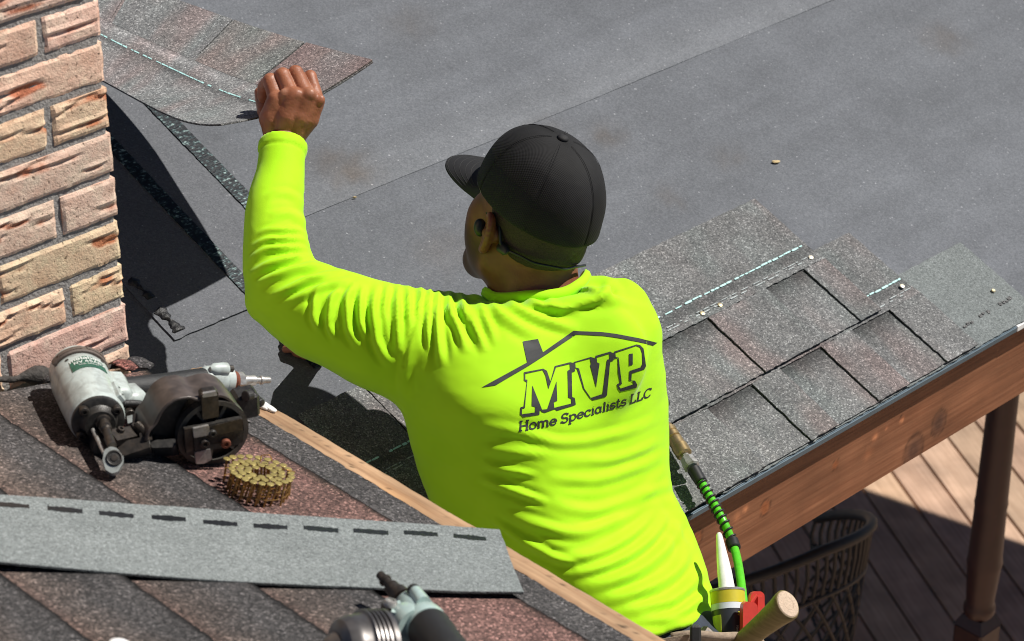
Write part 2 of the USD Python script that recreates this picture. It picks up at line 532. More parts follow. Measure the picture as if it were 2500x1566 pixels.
def tone_at(A, B, cut=None, seed=0):
    """Blended granule colours of one shingle: reddish, grey, greenish fields along it."""
    n = fb(np.stack([A, B * .35, 0 * A + seed], -1), .07, 2, 40 + seed)[..., None]
    n2 = fb(np.stack([A, B * .5, 0 * A + seed + 5], -1), .05, 2, 60 + seed)[..., None]
    t = np.ones(A.shape + (3,))
    red, grn = np.array([1.10, .93, .91]), np.array([.96, 1.03, 1.02])
    t *= 1 + np.clip(n * 4.2, -.05, 1) * (red - 1) * 1.1
    t *= 1 + np.clip(n2 * 3.2, 0, 1) * (grn - 1)
    t *= 1 + .16 * fb(np.stack([A, B, 0 * A + seed], -1), .1, 3, 80 + seed)[..., None]
    return t


def flat_piece(name, parent, a0, a1, b0, b1, h0, h1, th, mat, tone, step=.009, jit=.0006, P=P1, n=N1, edge=.12, label=None):
    A, B = grid(a0, a1, b0, b1, step, jit)
    w = np.clip((B - b0) / max(b1 - b0, 1e-6), 0, 1)
    H = h0 + (h1 - h0) * w + .0005 * fb(np.stack([A, B, 0 * A], -1), .06, 2, 77)
    t = tone(A, B)
    t = np.vstack([t.reshape(-1, 3), t.reshape(-1, 3) * edge])
    return obj(name, shell(P(A, B, H), n, th), mat, parent, attrs={'tone': t}, label=label)


def dashes(Pf, n, a0, a1, b, w, hl, dens=.72, seed=0, lo=.006, hi=.02):
    """A broken bead of sealant: small flat irregular lozenges in a row."""
    rng = np.random.default_rng(seed)
    x, out = a0, []
    while x < a1:
        l = rng.uniform(lo, hi)
        if rng.uniform() < dens and x + l < a1:
            ww = w * rng.uniform(.6, 1.15)
            k = 5
            t = np.linspace(0, 1, k)
            prof = ww / 2 * (.55 + .45 * np.sin(np.pi * (.12 + .76 * t))) * rng.uniform(.8, 1.1, k)
            bb = b + rng.normal(0, w * .12)
            A = np.repeat((x + l * t)[:, None], 2, 1)
            B = np.stack([bb - prof, bb + prof], 1)
            out.append(shell(Pf(A, B), n, .0011))
            x += l + rng.uniform(.001, .004)
        else:
            x += l * .6
    return cat_(*out)


M['cyan'] = plain('pale_cyan_sealant', (.42, .68, .66), .5, var=.15, vscale=300)
M['chalk'] = plain('chalky_scuffs', (.40, .44, .44), .8, var=.3, vscale=300)
M['blackseal'] = plain('black_sealant_dash', (.014, .015, .016), .35, var=.5, vscale=300, bump=.0012, bscale=500)
M['brass_nail'] = plain('galvanised_nail_head', (.72, .60, .36), .35, .7, var=.15)
M['pale_nail'] = plain('pale_nail_head', (.80, .74, .58), .4, .4, var=.1)

# starter strip along the eave
flat_piece('starter_shingle', porch, -.42, .494, -.0120, .2, .0072, .0062, .003, M['starter'], lambda A, B: np.ones(A.shape + (3,)) * (1.22 + .08 * fb(np.stack([A, B, 0 * A], -1), .04, 3)[..., None]), label='pale grey green starter shingle at the end of the courses')
SH_START = '/World/porch_roof/starter_shingle'
for (x0, y0), (x1, y1) in (((2040, 830), (2110, 800)), ((2140, 772), (2222, 732)), ((2258, 702), (2350, 650))):
    aa, bb = ab1(1500 + x0 * .4143, 460 + y0 * .4143); a2, b2 = ab1(1500 + x1 * .4143, 460 + y1 * .4143)
    obj('sealant_dash', dashes(lambda A, B: P1(A, B, 0 * A + .0086), N1, aa, a2, (bb + b2) / 2, .009, 0, .9, int(x0), .006, .012), M['blackseal'], SH_START)


def laminated(a0, a1, b0, h, cuts, seed, nails=(), label=None):
    """One laminated shingle: backing with headlap, dragon-tooth tabs over its lower half, sealant bead, nails."""
    hb = h
    def tb(A, B):
        t = tone_at(A, B, seed=seed)
        y = B - b0
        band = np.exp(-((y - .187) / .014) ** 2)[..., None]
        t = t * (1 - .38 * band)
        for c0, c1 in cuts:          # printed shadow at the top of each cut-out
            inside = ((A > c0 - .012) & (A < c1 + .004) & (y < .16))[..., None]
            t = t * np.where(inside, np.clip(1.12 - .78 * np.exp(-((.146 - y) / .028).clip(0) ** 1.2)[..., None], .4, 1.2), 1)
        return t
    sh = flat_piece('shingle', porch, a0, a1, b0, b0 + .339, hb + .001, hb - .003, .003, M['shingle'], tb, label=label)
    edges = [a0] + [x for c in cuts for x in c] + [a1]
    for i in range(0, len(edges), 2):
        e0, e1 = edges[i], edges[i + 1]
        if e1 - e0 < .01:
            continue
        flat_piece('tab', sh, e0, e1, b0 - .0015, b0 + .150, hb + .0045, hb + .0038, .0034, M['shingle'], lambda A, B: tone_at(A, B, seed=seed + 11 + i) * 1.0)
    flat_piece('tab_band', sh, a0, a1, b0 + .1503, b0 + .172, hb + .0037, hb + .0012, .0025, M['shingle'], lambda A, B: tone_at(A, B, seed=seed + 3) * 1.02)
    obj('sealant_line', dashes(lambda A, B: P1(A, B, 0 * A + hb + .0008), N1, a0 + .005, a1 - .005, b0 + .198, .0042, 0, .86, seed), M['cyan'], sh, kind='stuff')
    for off, den, ww in ((.163, .45, .0022), (.169, .5, .0018)):
        obj('scuff_line', dashes(lambda A, B: P1(A, B, 0 * A + hb + .0042), N1, a0 + .005, a1 - .005, b0 + off, ww, 0, den, seed + int(off * 1000), .003, .02), M['chalk'], sh, kind='stuff')
    for (na, nb, pale) in nails:
        p = P1(na, nb, hb + .0025)
        obj('nail_head', lathe(p, p + N1 * .004, [(0, .0042), (.001, .0050), (.002, .0050), (.0028, .0036)], 14), M['pale_nail' if pale else 'brass_nail'], sh, smooth=40)
    return sh


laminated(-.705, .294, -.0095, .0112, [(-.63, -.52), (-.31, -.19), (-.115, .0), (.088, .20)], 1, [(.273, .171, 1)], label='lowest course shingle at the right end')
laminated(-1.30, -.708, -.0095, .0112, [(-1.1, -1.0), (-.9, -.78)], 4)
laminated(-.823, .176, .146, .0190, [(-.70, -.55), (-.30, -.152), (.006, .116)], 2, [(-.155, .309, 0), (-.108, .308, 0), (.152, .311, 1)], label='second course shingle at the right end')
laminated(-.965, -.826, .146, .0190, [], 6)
p = P1(.445, .073, .009)
obj('nail_head', lathe(p, p + N1 * .003, [(0, .004), (.001, .0045), (.0025, .003)], 14), M['brass_nail'], SH_START, smooth=40)

# drip edge, fascia, beam
M['drip'] = plain('slate_blue_drip_edge', (.10, .14, .17), .45, .3, var=.12, vscale=20)
M['white_metal'] = plain('white_painted_metal', (.78, .78, .77), .4)
NV = -SV
e0 = P1(A0, -.004, 0); eave_n = lambda a, n, z: P1(a, -.004, 0.0) + np.multiply.outer(n, NV) + np.multiply.outer(z, ZV)
def eave_box(a0, a1, n0, n1, z0, z1, ch=.001):
    c = P1((a0 + a1) / 2, -.004, 0) + NV * (n0 + n1) / 2 + ZV * (z0 + z1) / 2
    return cbox(c, [EV, NV, ZV], [(a1 - a0) / 2, (n1 - n0) / 2, (z1 - z0) / 2], ch)
obj('drip_edge', cat_(eave_box(A0, .4185, .0095, .0120, -.0115, -.0005), eave_box(A0, .4185, -.010, .0094, -.0030, .0004)), M['drip'], porch)
obj('drip_edge', cat_(eave_box(.419, A1, .0100, .0125, -.0118, .0000), eave_box(.419, A1, -.010, .0099, -.0026, .0008)), M['white_metal'], porch, label='white length of drip edge at the far right')
# fascia: a fine grid so that knots and nail holes sit in it
fa0, fa1, fz0, fz1, fn = A0, 2.2, -.186, -.006, -.007
A, Zg = np.meshgrid(np.arange(fa0, fa1, .006), np.linspace(fz0, fz1, 40), indexing='ij')
face = P1(A, -.004, 0) + ZV * Zg[..., None]
Nn = np.full(A.shape, fn)
t = np.ones(A.shape + (3,))
grain = fb(np.stack([A * .07, Zg, 0 * A], -1), .012, 4, 3)[..., None]
t *= 1 + .45 * grain * np.array([1, 1.05, 1.1])
t *= 1 + .35 * fb(np.stack([A * .4, Zg, 0 * A], -1), .08, 3, 6)[..., None]
def fpix(px, py):
    P = on(px, py, NV, NV @ (P1(0, -.004, 0) + NV * fn)); d = P - P1(0, -.004, 0)
    return d @ EV, d @ ZV
for (px, py, rr, kind) in ((1868, 1240, .012, 0), (1701, 1315, .013, 0), (2292, 1033, .02, 1), (2040, 1135, .008, 0), (2230, 1100, .025, 1)):
    ka, kz = fpix(px, py)
    d = np.hypot((A - ka) / 1.0, (Zg - kz) / 1.25) / rr
    d = d + .25 * fb(np.stack([A, Zg, 0 * A], -1), .008, 2, 4)
    ring = (.5 + .5 * np.cos(d * 9))
    k_ = np.exp(-(d) ** 4)[..., None]
    colr = np.array([1.25, .95, .7]) if kind == 0 else np.array([.55, .6, .75])
    t = t * (1 - k_) + k_ * colr * (.8 + .3 * ring[..., None])
    t *= 1 - .5 * np.exp(-((d - 1.15) / .12) ** 2)[..., None]
for (px, py, rr, c) in ((2137, 1067, .007, 2.6), (2200, 1018, .003, .15), (2202, 1027, .005, 3.0), (2113, 1095, .002, .15), (1820, 1243, .006, 2.4), (1830, 1232, .002, .1), (2120, 1110, .012, 1.5), (1800, 1262, .009, 1.7), (2165, 1046, .003, 2.2)):
    ka, kz = fpix(px, py)
    d = np.hypot(A - ka, Zg - kz) / rr + .5 * fb(np.stack([A, Zg, 0 * A], -1), .004, 2, 14)
    k_ = np.exp(-d ** 2)[..., None]
    t = t * (1 - k_) + k_ * np.array([c, c * .95, c * .9])
face = face + NV * (Nn + .0008 * fb(np.stack([A * .1, Zg, 0 * A], -1), .01, 3, 8))[..., None]
M['fascia'] = woodmat('stained_fascia', (.20, .075, .035), (.31, .135, .068), EV, .6, 150, .03, tone=True, bump=.001)
tt = np.vstack([t.reshape(-1, 3)] * 2)
obj('fascia_board', shell(face, NV, .036), M['fascia'], porch, attrs={'tone': tt})
obj('fascia_board', eave_box(2.2, A1, -.043, -.007, -.186, -.006), M['fascia'], porch, attrs={'tone': np.ones((24, 3))})
M['beam'] = woodmat('porch_beam', (.08, .035, .02), (.12, .055, .03), EV, .7)
bc = P1(1.6, .58, 0); obj('beam', cbox(bc + ZV * (-.15), [EV, nz(np.cross(ZV, EV)), ZV], [3.1, .044, .09], .004), M['beam'], porch)
for k in range(-2, 8):
    c0 = P1(k * .61 + .2, .0, -.07)
    obj('rafter', cbox(P1(k * .61 + .2, 1.69, -.025 - .045), [EV, U1, N1], [.019, 1.66, .045], .003), M['beam'], porch)

# the turned porch post
pb = at(2386, 1524, 6.4)
PX, PY = pb[0], pb[1]
base = np.array([PX, PY, DZ])
post = thing('porch_post', 'dark red turned wooden post standing on the deck behind the fascia', 'post', base)
M['post'] = plain('red_brown_post_stain', (.036, .011, .008), .45, var=.18, vscale=25, bump=.0006, bscale=120)
zb = pb[2] + .035
h = zb - DZ
axr = [EV, nz(np.cross(ZV, EV)), ZV]
blk = cbox(base + ZV * ((h - .03) / 2), axr, [.0445, .0445, (h - .03) / 2], .006)
top = []
for zz, r in ((0, .0445), (.03, .030)):
    for sx in (-1, 1):
        for sy in (-1, 1):
            top.append(base + ZV * (h - .032 + zz) + (sx * r) * axr[0] + (sy * r) * axr[1])
hm = trimesh.convex.convex_hull(np.array(top))
obj('square_block', cat_(blk, (np.array(hm.vertices), np.array(hm.faces))), M['post'], post)
zt = (P1(0, .58, 0) @ ZV) - .24 - DZ
prof = [(h - .004, .034), (h + .01, .041), (h + .028, .041), (h + .036, .036), (h + .07, .0385), (h + .15, .044), (h + .165, .0465), (h + .18, .044), (h + .33, .041), (h + .345, .043), (h + .36, .041), (h + .6, .038), (zt - .25, .036)]
obj('turned_shaft', lathe(base, base + ZV, prof, 32), M['post'], post, smooth=50)
obj('upper_block', cbox(base + ZV * (zt - .12), axr, [.0445, .0445, .13], .006), M['post'], post)

# ================================================================ house: wall and roof above
wall_e = 1.64
M['wall'] = plain('house_wall_paint', (.35, .32, .28), .8, var=.1, vscale=8)
def slab(e0, e1, s0, s1, z0, z1, ch=.004):
    c = EV * (e0 + e1) / 2 + SV * (s0 + s1) / 2 + ZV * (z0 + z1) / 2
    return cbox(c, [EV, SV, ZV], [(e1 - e0) / 2, (s1 - s0) / 2, (z1 - z0) / 2], ch)
zw = float((P2(0, -2.12, 0) @ ZV)) - .16
hw = thing('house_wall', 'plain house wall under the eave of the upper roof', None, EV * wall_e + ZV * DZ, kind='structure')
obj('wall_face', slab(wall_e - .2, wall_e, -3.0, 2.38, -5.47, zw), M['wall'], hw)

house = thing('house_roof', 'old brown and charcoal shingled house roof in the foreground with a bare timber eave', 'roof', P2(1.8, -2.1, 0))
pd = np.array([[P2(-1.6, -2.128, -.006), P2(-1.6, 1.5, -.006)], [P2(2.43, -2.128, -.006), P2(2.43, 1.5, -.006)]])
obj('roof_boarding', shell(pd, N2, .016), M['ply'], house)
butts = [-2.128, -2.058, -1.899, -1.772, -1.643, -1.5165, -1.39, -1.262, -1.135, -1.008, -.88, -.75]
E_RED, E_BRN, E_DRK = np.array([1.58, .92, .84]), np.array([1.34, 1.06, .92]), np.array([.74, .75, .79])
def old_tone(k):
    b0 = butts[k]
    ex = (butts[k + 1] if k + 1 < len(butts) else b0 + .127) - b0
    def fn(A, B):
        y = np.clip((B - b0) / ex, 0, 1)             # 0 at the butt, 1 under the course above
        n = fb(np.stack([A, B, 0 * A + k], -1), .16, 3, 200 + k)
        n2 = fb(np.stack([A, B, 0 * A + k], -1), .035, 3, 230 + k)
        if k == 0:
            t = np.ones(A.shape + (3,)) * np.array([.82, .83, .87])
            t *= 1 + .25 * n2[..., None]
            return t
        if k == 1:
            w = np.clip(.75 + 1.2 * n + .5 * n2 - np.clip((y - .9) * 4, 0, 1) * .2, 0, 1)[..., None]
            t = E_RED * 1.35 * w + E_BRN * (1 - w)
            far = np.clip((A - 2.16) / .05, 0, 1)[..., None]
            t = t * (1 - far * .3)
            moss = np.exp(-((y - .02) / .07) ** 2)[..., None] * np.clip(.6 + 3 * n2, 0, 1)[..., None]
            return t * (1 - moss * .6) + moss * .6 * np.array([.42, .5, .34])
        edge = np.clip(y * 1.35 - .42 + .9 * n + .5 * n2, 0, 1)[..., None]
        t = E_DRK * (1 - edge) + E_BRN * 1.05 * edge
        top = np.exp(-((1 - y) / .13) ** 2)[..., None]
        t = t + top * .5 * (E_RED * .95 - t)
        light = fb(np.stack([A, B * 2, 0 * A + 3], -1), .22, 3, 270 + k)
        t *= 1 + .5 * light[..., None]
        return t
    return fn
for k in range(len(butts) - 1, -1, -1):
    b0 = butts[k]
    b1 = b0 + .24 if k < len(butts) - 1 else 1.4
    A, B = grid(-1.2 if k > 3 else .6, 2.432, b0, b1, .010 if k < 8 else .05, .0007)
    if k <= 1:                       # worn, uneven lower edge
        pass
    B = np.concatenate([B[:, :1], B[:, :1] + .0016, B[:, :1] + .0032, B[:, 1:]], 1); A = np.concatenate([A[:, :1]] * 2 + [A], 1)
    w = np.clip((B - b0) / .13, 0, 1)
    H = .0075 * (1 - w) + .0012 * (1 - w) * 0 + .0012 * fb(np.stack([A, B, 0 * A], -1), .1, 3, 300 + k) + .0035 + .0008 * fb(np.stack([A, B, 0 * A], -1), .012, 2, 320 + k)
    if k == 0:
        H = H * 0 + .0022 + .0012 * fb(np.stack([A, B, 0 * A], -1), .05, 3, 1)
    t = old_tone(k)(A, B)
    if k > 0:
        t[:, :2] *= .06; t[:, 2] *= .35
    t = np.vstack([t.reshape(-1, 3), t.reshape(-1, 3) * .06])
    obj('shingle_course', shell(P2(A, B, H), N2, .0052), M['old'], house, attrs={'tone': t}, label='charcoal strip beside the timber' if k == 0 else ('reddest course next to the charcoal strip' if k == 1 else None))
# bare timber along the eave
M['timber'] = woodmat('weathered_pine', (.25, .14, .075), (.44, .285, .165), SV, .7, 70, .035, tone=True, bump=.0012)
sA = np.arange(.75, 2.44, .006)
vB = np.linspace(-2.1655, -2.1275, 12)
A, B = np.meshgrid(sA, vB, indexing='ij')
edge_n = .006 * fb(np.stack([A, 0 * A, 0 * A], -1), .06, 4, 5) + .003 * fb(np.stack([A, 0 * A, 0 * A], -1), .012, 3, 15)
wlo = np.clip((B + 2.1655) / .038, 0, 1)
B2 = B + wlo * edge_n * 1.2 + (1 - wlo) * edge_n * .35
H = .0025 + .0016 * fb(np.stack([A * .15, B, 0 * A], -1), .006, 4, 9) - .010 * np.clip(wlo - .55, 0, 1) * np.clip(.2 + 2.2 * fb(np.stack([A * .5, B * .3, 0 * A], -1), .05, 3, 25), 0, 1)
t = 1 + .5 * fb(np.stack([A * .1, B, 0 * A], -1), .006, 4, 19)
t = np.repeat(t[..., None], 3, -1)
fresh = np.clip(4 * fb(np.stack([A * .4, B, 0 * A], -1), .05, 3, 29), 0, 1)[..., None] * np.clip(wlo * 2 - .7, 0, 1)[..., None]
t = t * (1 - fresh) + fresh * np.array([1.45, 1.25, .95])
rngd = np.random.default_rng(5)
for _ in range(130):
    da, db = rngd.uniform(.8, 2.4), rngd.uniform(-2.165, -2.131)
    d = np.hypot(A - da, B - db) / rngd.uniform(.0012, .0028)
    t = t * (1 - .85 * np.exp(-d ** 2)[..., None])
t = np.vstack([t.reshape(-1, 3)] * 2)
Pt = P2(A, B2, H)
obj('eave_board', shell(Pt, ZV * 1.0, .14), M['timber'], house, attrs={'tone': t}, label='splintered bare timber at the eave')
M['caulk'] = plain('white_caulk', (.78, .77, .74), .6, bump=.002)
for i, (px, py, r) in enumerate(((640, 998, .011), (655, 1005, .009), (625, 990, .008))):
    s_, v_ = sv2(px, py)
    obj('caulk_smear', blob(P2(s_, v_, .005), (r * 1.5, r * .7, r * .45), [SV, U2, N2], i, .25), M['caulk'], house, smooth=True)
# debris of torn shingles by the chimney
for i, (px, py, r, c) in enumerate(((305, 908, .017, 'r'), (338, 903, .020, 'd'), (120, 945, .010, 'd'))):
    rng = np.random.default_rng(i)
    s_, v_ = sv2(px, py)
    v, f = blob(P2(s_, v_, .010), (r, r * .8, .006), [SV, U2, N2], i, .35, 3)
    tn = np.tile((np.array([1.9, .85, .75]) if c == 'r' else np.array([.75, .75, .8])), (len(v), 1))
    obj('shingle_scrap', (v, f), M['old'], house, attrs={'tone': tn})

# ================================================================ chimney
C0 = G(320, 888)
chim = thing('brick_chimney', 'tall chimney of rough tan and red bricks at the left edge', 'chimney', C0)
def CH(t, z, d=0.0):
    """t leftwards from the corner on the visible face, z up, d into the chimney."""
    return C0 - EV * t + ZV * z + SV * d
M['mortar'] = plain('grey_mortar', (.30, .285, .27), .95, var=.2, vscale=120, bump=.0035, bscale=260)
WID, DEP = .62, .46
JOINT = .010
obj('mortar', cbox(CH(WID / 2, .45, DEP / 2), [EV, SV, ZV], [WID / 2 - .0028, DEP / 2 - .0028, 1.05], .004), M['mortar'], chim)
bn = {'g': ('geometry', {}), 'e': ('attribute', {'attribute': 'wear'}), 'tn': ('attribute', {'attribute': 'tone'}),
      'n1': ('noise_texture', {'scale': 28.0, 'detail': 6.0, 'roughness': .7}),
      'n2': ('noise_texture', {'scale': 420.0, 'detail': 3.0, 'roughness': .7}),
      'n3': ('noise_texture', {'scale': 190.0, 'detail': 3.0, 'roughness': .6}),
      'base': ('rgb_ramp', {'ramp': [(.28, (.68, .44, .32)), (.5, (.77, .57, .43)), (.72, (.80, .68, .50))]}),
      'speck': ('rgb_ramp', {'ramp': [(.31, (.06, .045, .035)), (.36, (.9, .88, .86)), (.45, (1, 1, 1)), (1, (1.06, 1.06, 1.06))]}),
      'ms': ('mix_color', {'blend_type': 'multiply', 'fac': .85}),
      'w': ('math', {'math_type': 'multiply_add', 'value2': .9, 'value3': -.45}),
      'w2': ('math', {'math_type': 'add'}),
      'wr': ('rgb_ramp', {'ramp': [(.42, (0, 0, 0)), (.95, (.92, .92, .92))]}),
      'red': ('rgb_ramp', {'ramp': [(.3, (.36, .10, .05)), (.7, (.58, .22, .11))]}),
      'mr': ('mix_color', {}), 'mt': ('mix_color', {'blend_type': 'multiply', 'fac': 1.0}),
      'bh': ('math', {'math_type': 'add'}),
      'b': ('bump', {'strength': .8, 'distance': .0013}),
      'p': ('principled_bsdf', {'roughness': .9, 'specular_ior_level': .2})}
M['brick'] = usdkit.material(stage, LK + 'rough_tan_brick', bn, [('g.position', 'n1.vector'), ('g.position', 'n2.vector'), ('g.position', 'n3.vector'),
    ('n1.fac', 'base.fac'), ('n3.fac', 'speck.fac'), ('base.color', 'ms.a'), ('speck.color', 'ms.b'),
    ('n1.fac', 'w.value1'), ('w.value', 'w2.value1'), ('e.fac', 'w2.value2'), ('w2.value', 'wr.fac'), ('n2.fac', 'red.fac'),
    ('ms.result', 'mr.a'), ('red.color', 'mr.b'), ('wr.color', 'mr.fac'), ('mr.result', 'mt.a'), ('tn.color', 'mt.b'), ('mt.result', 'p.base_color'),
    ('n2.fac', 'bh.value1'), ('n3.fac', 'bh.value2'), ('bh.value', 'b.height'), ('b.normal', 'p.normal')], surface='p.BSDF')


def brick(o, x, y, z, L, H, D, seed, fine=True):
    """A wire-cut brick: grid box with worn, chipped arrises and drag furrows on its face (x along, y up, z outwards)."""
    rng = np.random.default_rng(seed)
    st = .0045 if fine else .02
    nx, ny = max(3, int(L / st)), max(3, int(H / st))
    u, v = np.meshgrid(np.linspace(0, L, nx), np.linspace(0, H, ny), indexing='ij')
    ed = np.minimum(np.minimum(u, L - u), np.minimum(v, H - v))
    q = np.stack([u, v, 0 * u + seed * 3.1], -1)
    d = .0022 * fb(q, .03, 3, seed) + .0011 * fb(q, .008, 2, seed + 1)
    d -= .0026 * np.exp(-ed / .0020) * (1 + 2.2 * fb(q, .012, 2, seed + 2)).clip(0)
    wear = .55 * np.exp(-ed / .004) * (.6 + 2.2 * fb(q, .03, 2, seed + 6)).clip(0, 1.6)
    if fine:
        for _ in range(rng.integers(2, 5) if L > .12 else rng.integers(1, 3)):
            x0, x1 = sorted(rng.uniform(-.02, L + .02, 2))
            if x1 - x0 < .045:
                x1 = x0 + rng.uniform(.05, .12)
            yc = rng.uniform(.12, .88) * H
            ph, am = rng.uniform(0, 6), rng.uniform(.0015, .006)
            cy = yc + am * np.sin((u - x0) * rng.uniform(25, 60) + ph) + (u - (x0 + x1) / 2) * rng.uniform(-.06, .10)
            ends = np.clip((u - x0) / .02, 0, 1) * np.clip((x1 - u) / .02, 0, 1)
            wdt = rng.uniform(.0016, .0034)
            dist = v - cy
            g = np.exp(-(dist / wdt) ** 2) * ends
            lip = np.exp(-((dist - 1.9 * wdt) / (1.4 * wdt)) ** 2) * ends
            d -= .0032 * g; d += .0018 * lip
            wear += 1.0 * np.exp(-((dist + .6 * wdt) / (2.2 * wdt)) ** 2) * ends * (.75 + 1.3 * fb(q, .02, 2, seed + 9)).clip(0, 1.4)
    jx, jy = .0012 * fb(q, .02, 2, seed + 3), .0014 * fb(q, .02, 2, seed + 4)
    inset = .003 * np.exp(-ed / .002)
    P = o + (u + jx)[..., None] * x + (v + jy)[..., None] * y + (d)[..., None] * z
    vv, ff = shell(P, z, D)
    tn = np.array([1, 1, 1]) * rng.uniform(.88, 1.08) * np.array([rng.uniform(.97, 1.05), rng.uniform(.93, 1.03), rng.uniform(.86, 1.08)])
    return vv, ff, np.r_[wear.ravel(), wear.ravel() * 0 + .2], np.tile(tn, (len(vv), 1))


beds = [.0327, .0993, .1604, .2264, .2916, .3567, .422, .486, .544]
while beds[-1] < 1.45:
    beds.append(beds[-1] + .0652)
beds = [-.165, -.0995, -.0330] + beds
hdr = {6: .086, 4: .083, 8: .087, 2: .080}
sd = 0
for i in range(len(beds) - 1):
    z0, z1 = beds[i] + JOINT / 2, beds[i + 1] - JOINT / 2
    Hh = z1 - z0
    idx = i - 3
    header = (idx % 2 == 1)
    t = 0.0
    first = True
    k = 0
    while t < WID - .02:
        if first:
            L = (.0865 if header else (.192 if idx != 6 else .192))
        else:
            L = .192
        if idx == -1 and first:
            L = .105
        L = min(L, WID - t)
        proud = [.0, .0010, -.0008, .0012, .0004][(i * 3 + k) % 5]
        fine = z0 < .62 and t < .26
        v, f, w, tn = brick(CH(t + L, z0, 0) - SV * proud, EV, ZV, -SV, L, Hh, .08, 1000 + sd, fine)
        obj('brick', (v, f), M['brick'], chim, attrs={'wear': w, 'tone': tn})
        sd += 1; k += 1
        t += L + JOINT; first = False
    # side faces, coarser (the corner brick above turns the corner; the rest of the flank follows)
    d = .09 if True else 0
    while d < DEP - .03:
        L = min(.192 if (d > .1 or not header) else .10, DEP - d)
        v, f, w, tn = brick(C0 + ZV * z0 + SV * (d + 0) + EV * (-.0), SV, ZV, EV, L, Hh, .08, 3000 + sd, False)
        obj('brick', (v, f), M['brick'], chim, attrs={'wear': w, 'tone': tn})
        sd += 1
        d += L + JOINT
# roofing cement where the roof meets the brickwork
tt_ = np.linspace(-.01, .36, 60)
rngc = np.random.default_rng(3)
pts = np.array([CH(t, .004 + .012 * fb(np.array([[t, 0, 0]]), .03, 3, 2)[0], -.004) - U2 * 0 + U2 * 0 for t in tt_])
pts = np.array([P2(SV @ p, (U2 @ C0) + t * math.cos(q2) * 1.03, 0) for p, t in zip(pts, tt_)])
pts = pts - SV * .004
rad = .0035 + .007 * np.abs(fb(np.stack([tt_, tt_ * 0, tt_ * 0], -1), .03, 3, 7)) + .010 * np.exp(-((tt_ - .165) / .018) ** 2)
tb_ = tube(pts + ZV * (.003 + .005 * fb(np.stack([tt_, tt_ * 0, tt_ * 0], -1), .02, 3, 9))[:, None], rad, 10)
M['tar2'] = plain('dusty_roof_cement', (.045, .040, .036), .85, var=.5, vscale=140, bump=.004, bscale=220)
obj('roof_cement', tb_, M['tar2'], chim, smooth=60)

# ================================================================ the loose starter strip lying on the old roof
q = [(-340, 1208), (1215, 1315), (1270, 1485), (-340, 1385)]
c = [np.array(sv2(*p)) for p in q]
dir_ = c[1] - c[0]; Ls = np.linalg.norm(dir_)
nu, nv = 150, 26
U, V = np.meshgrid(np.linspace(0, 1, nu), np.linspace(0, 1, nv), indexing='ij')
SVc = ((c[0] * (1 - U[..., None]) + c[1] * U[..., None]) * (1 - V[..., None]) + (c[3] * (1 - U[..., None]) + c[2] * U[..., None]) * V[..., None])
SVc += .0009 * np.stack([fb(np.stack([U * 60, V * 9, 0 * U], -1), 1, 2, 1), fb(np.stack([U * 60, V * 9, 0 * U], -1), 1, 2, 2)], -1) * ((V == 0) | (V == 1) | (U == 1))[..., None]
Hs = .0125 + .003 * np.sin(U * 7 + 1) * V + .002 * V ** 2 + .004 * np.clip(U - .9, 0, 1) * 10 * V ** 2 + .0012 * fb(np.stack([U * 5, V, 0 * U], -1), .4, 3, 3)
Pst = P2(SVc[..., 0], SVc[..., 1], Hs)
ton = np.ones(U.shape + (3,)) * (1.42 + .12 * fb(np.stack([U * 6, V, 0 * U], -1), .35, 4, 6)[..., None])
tt = np.vstack([ton.reshape(-1, 3), ton.reshape(-1, 3) * .05])
strip = thing('starter_strip', 'long pale grey starter shingle with black dashes lying across the old roof', 'shingle', P2(1.8, -1.9, 0))
obj('sheet', shell(Pst, N2, .0032), M['starter'], strip, attrs={'tone': tt})
Uc = np.linspace(0, 1, nu)
def strip_pt(px, py):
    s_, v_ = sv2(px, py)
    d = (np.hypot(SVc[..., 0] - s_, SVc[..., 1] - v_))
    i = np.unravel_index(d.argmin(), d.shape)
    return P2(s_, v_, Hs[i] + .0006)
for i, (x0, y0, x1, y1) in enumerate(((-60, 1252, 68, 1262), (113, 1265, 198, 1273), (239, 1276, 323, 1284), (367, 1286, 450, 1292), (493, 1297, 576, 1303), (616, 1306, 698, 1311), (738, 1311, 822, 1319), (859, 1319, 944, 1325), (982, 1324, 1064, 1329), (1103, 1332, 1182, 1340))):
    rng = np.random.default_rng(i + 50)
    m_ = []
    n_ = 16
    tq = np.linspace(0, 1, n_)
    w = 6.0 * (.75 + .25 * np.sin(np.pi * np.clip(tq, .05, .95))) * rng.uniform(.75, 1.12, n_)
    g = np.array([[strip_pt(x0 + (x1 - x0) * t - 1.0, y0 + (y1 - y0) * t - ww), strip_pt(x0 + (x1 - x0) * t, y0 + (y1 - y0) * t + ww)] for t, ww in zip(tq, w)])
    obj('sealant_dash', shell(g, N2, .0012), M['blackseal'], strip)

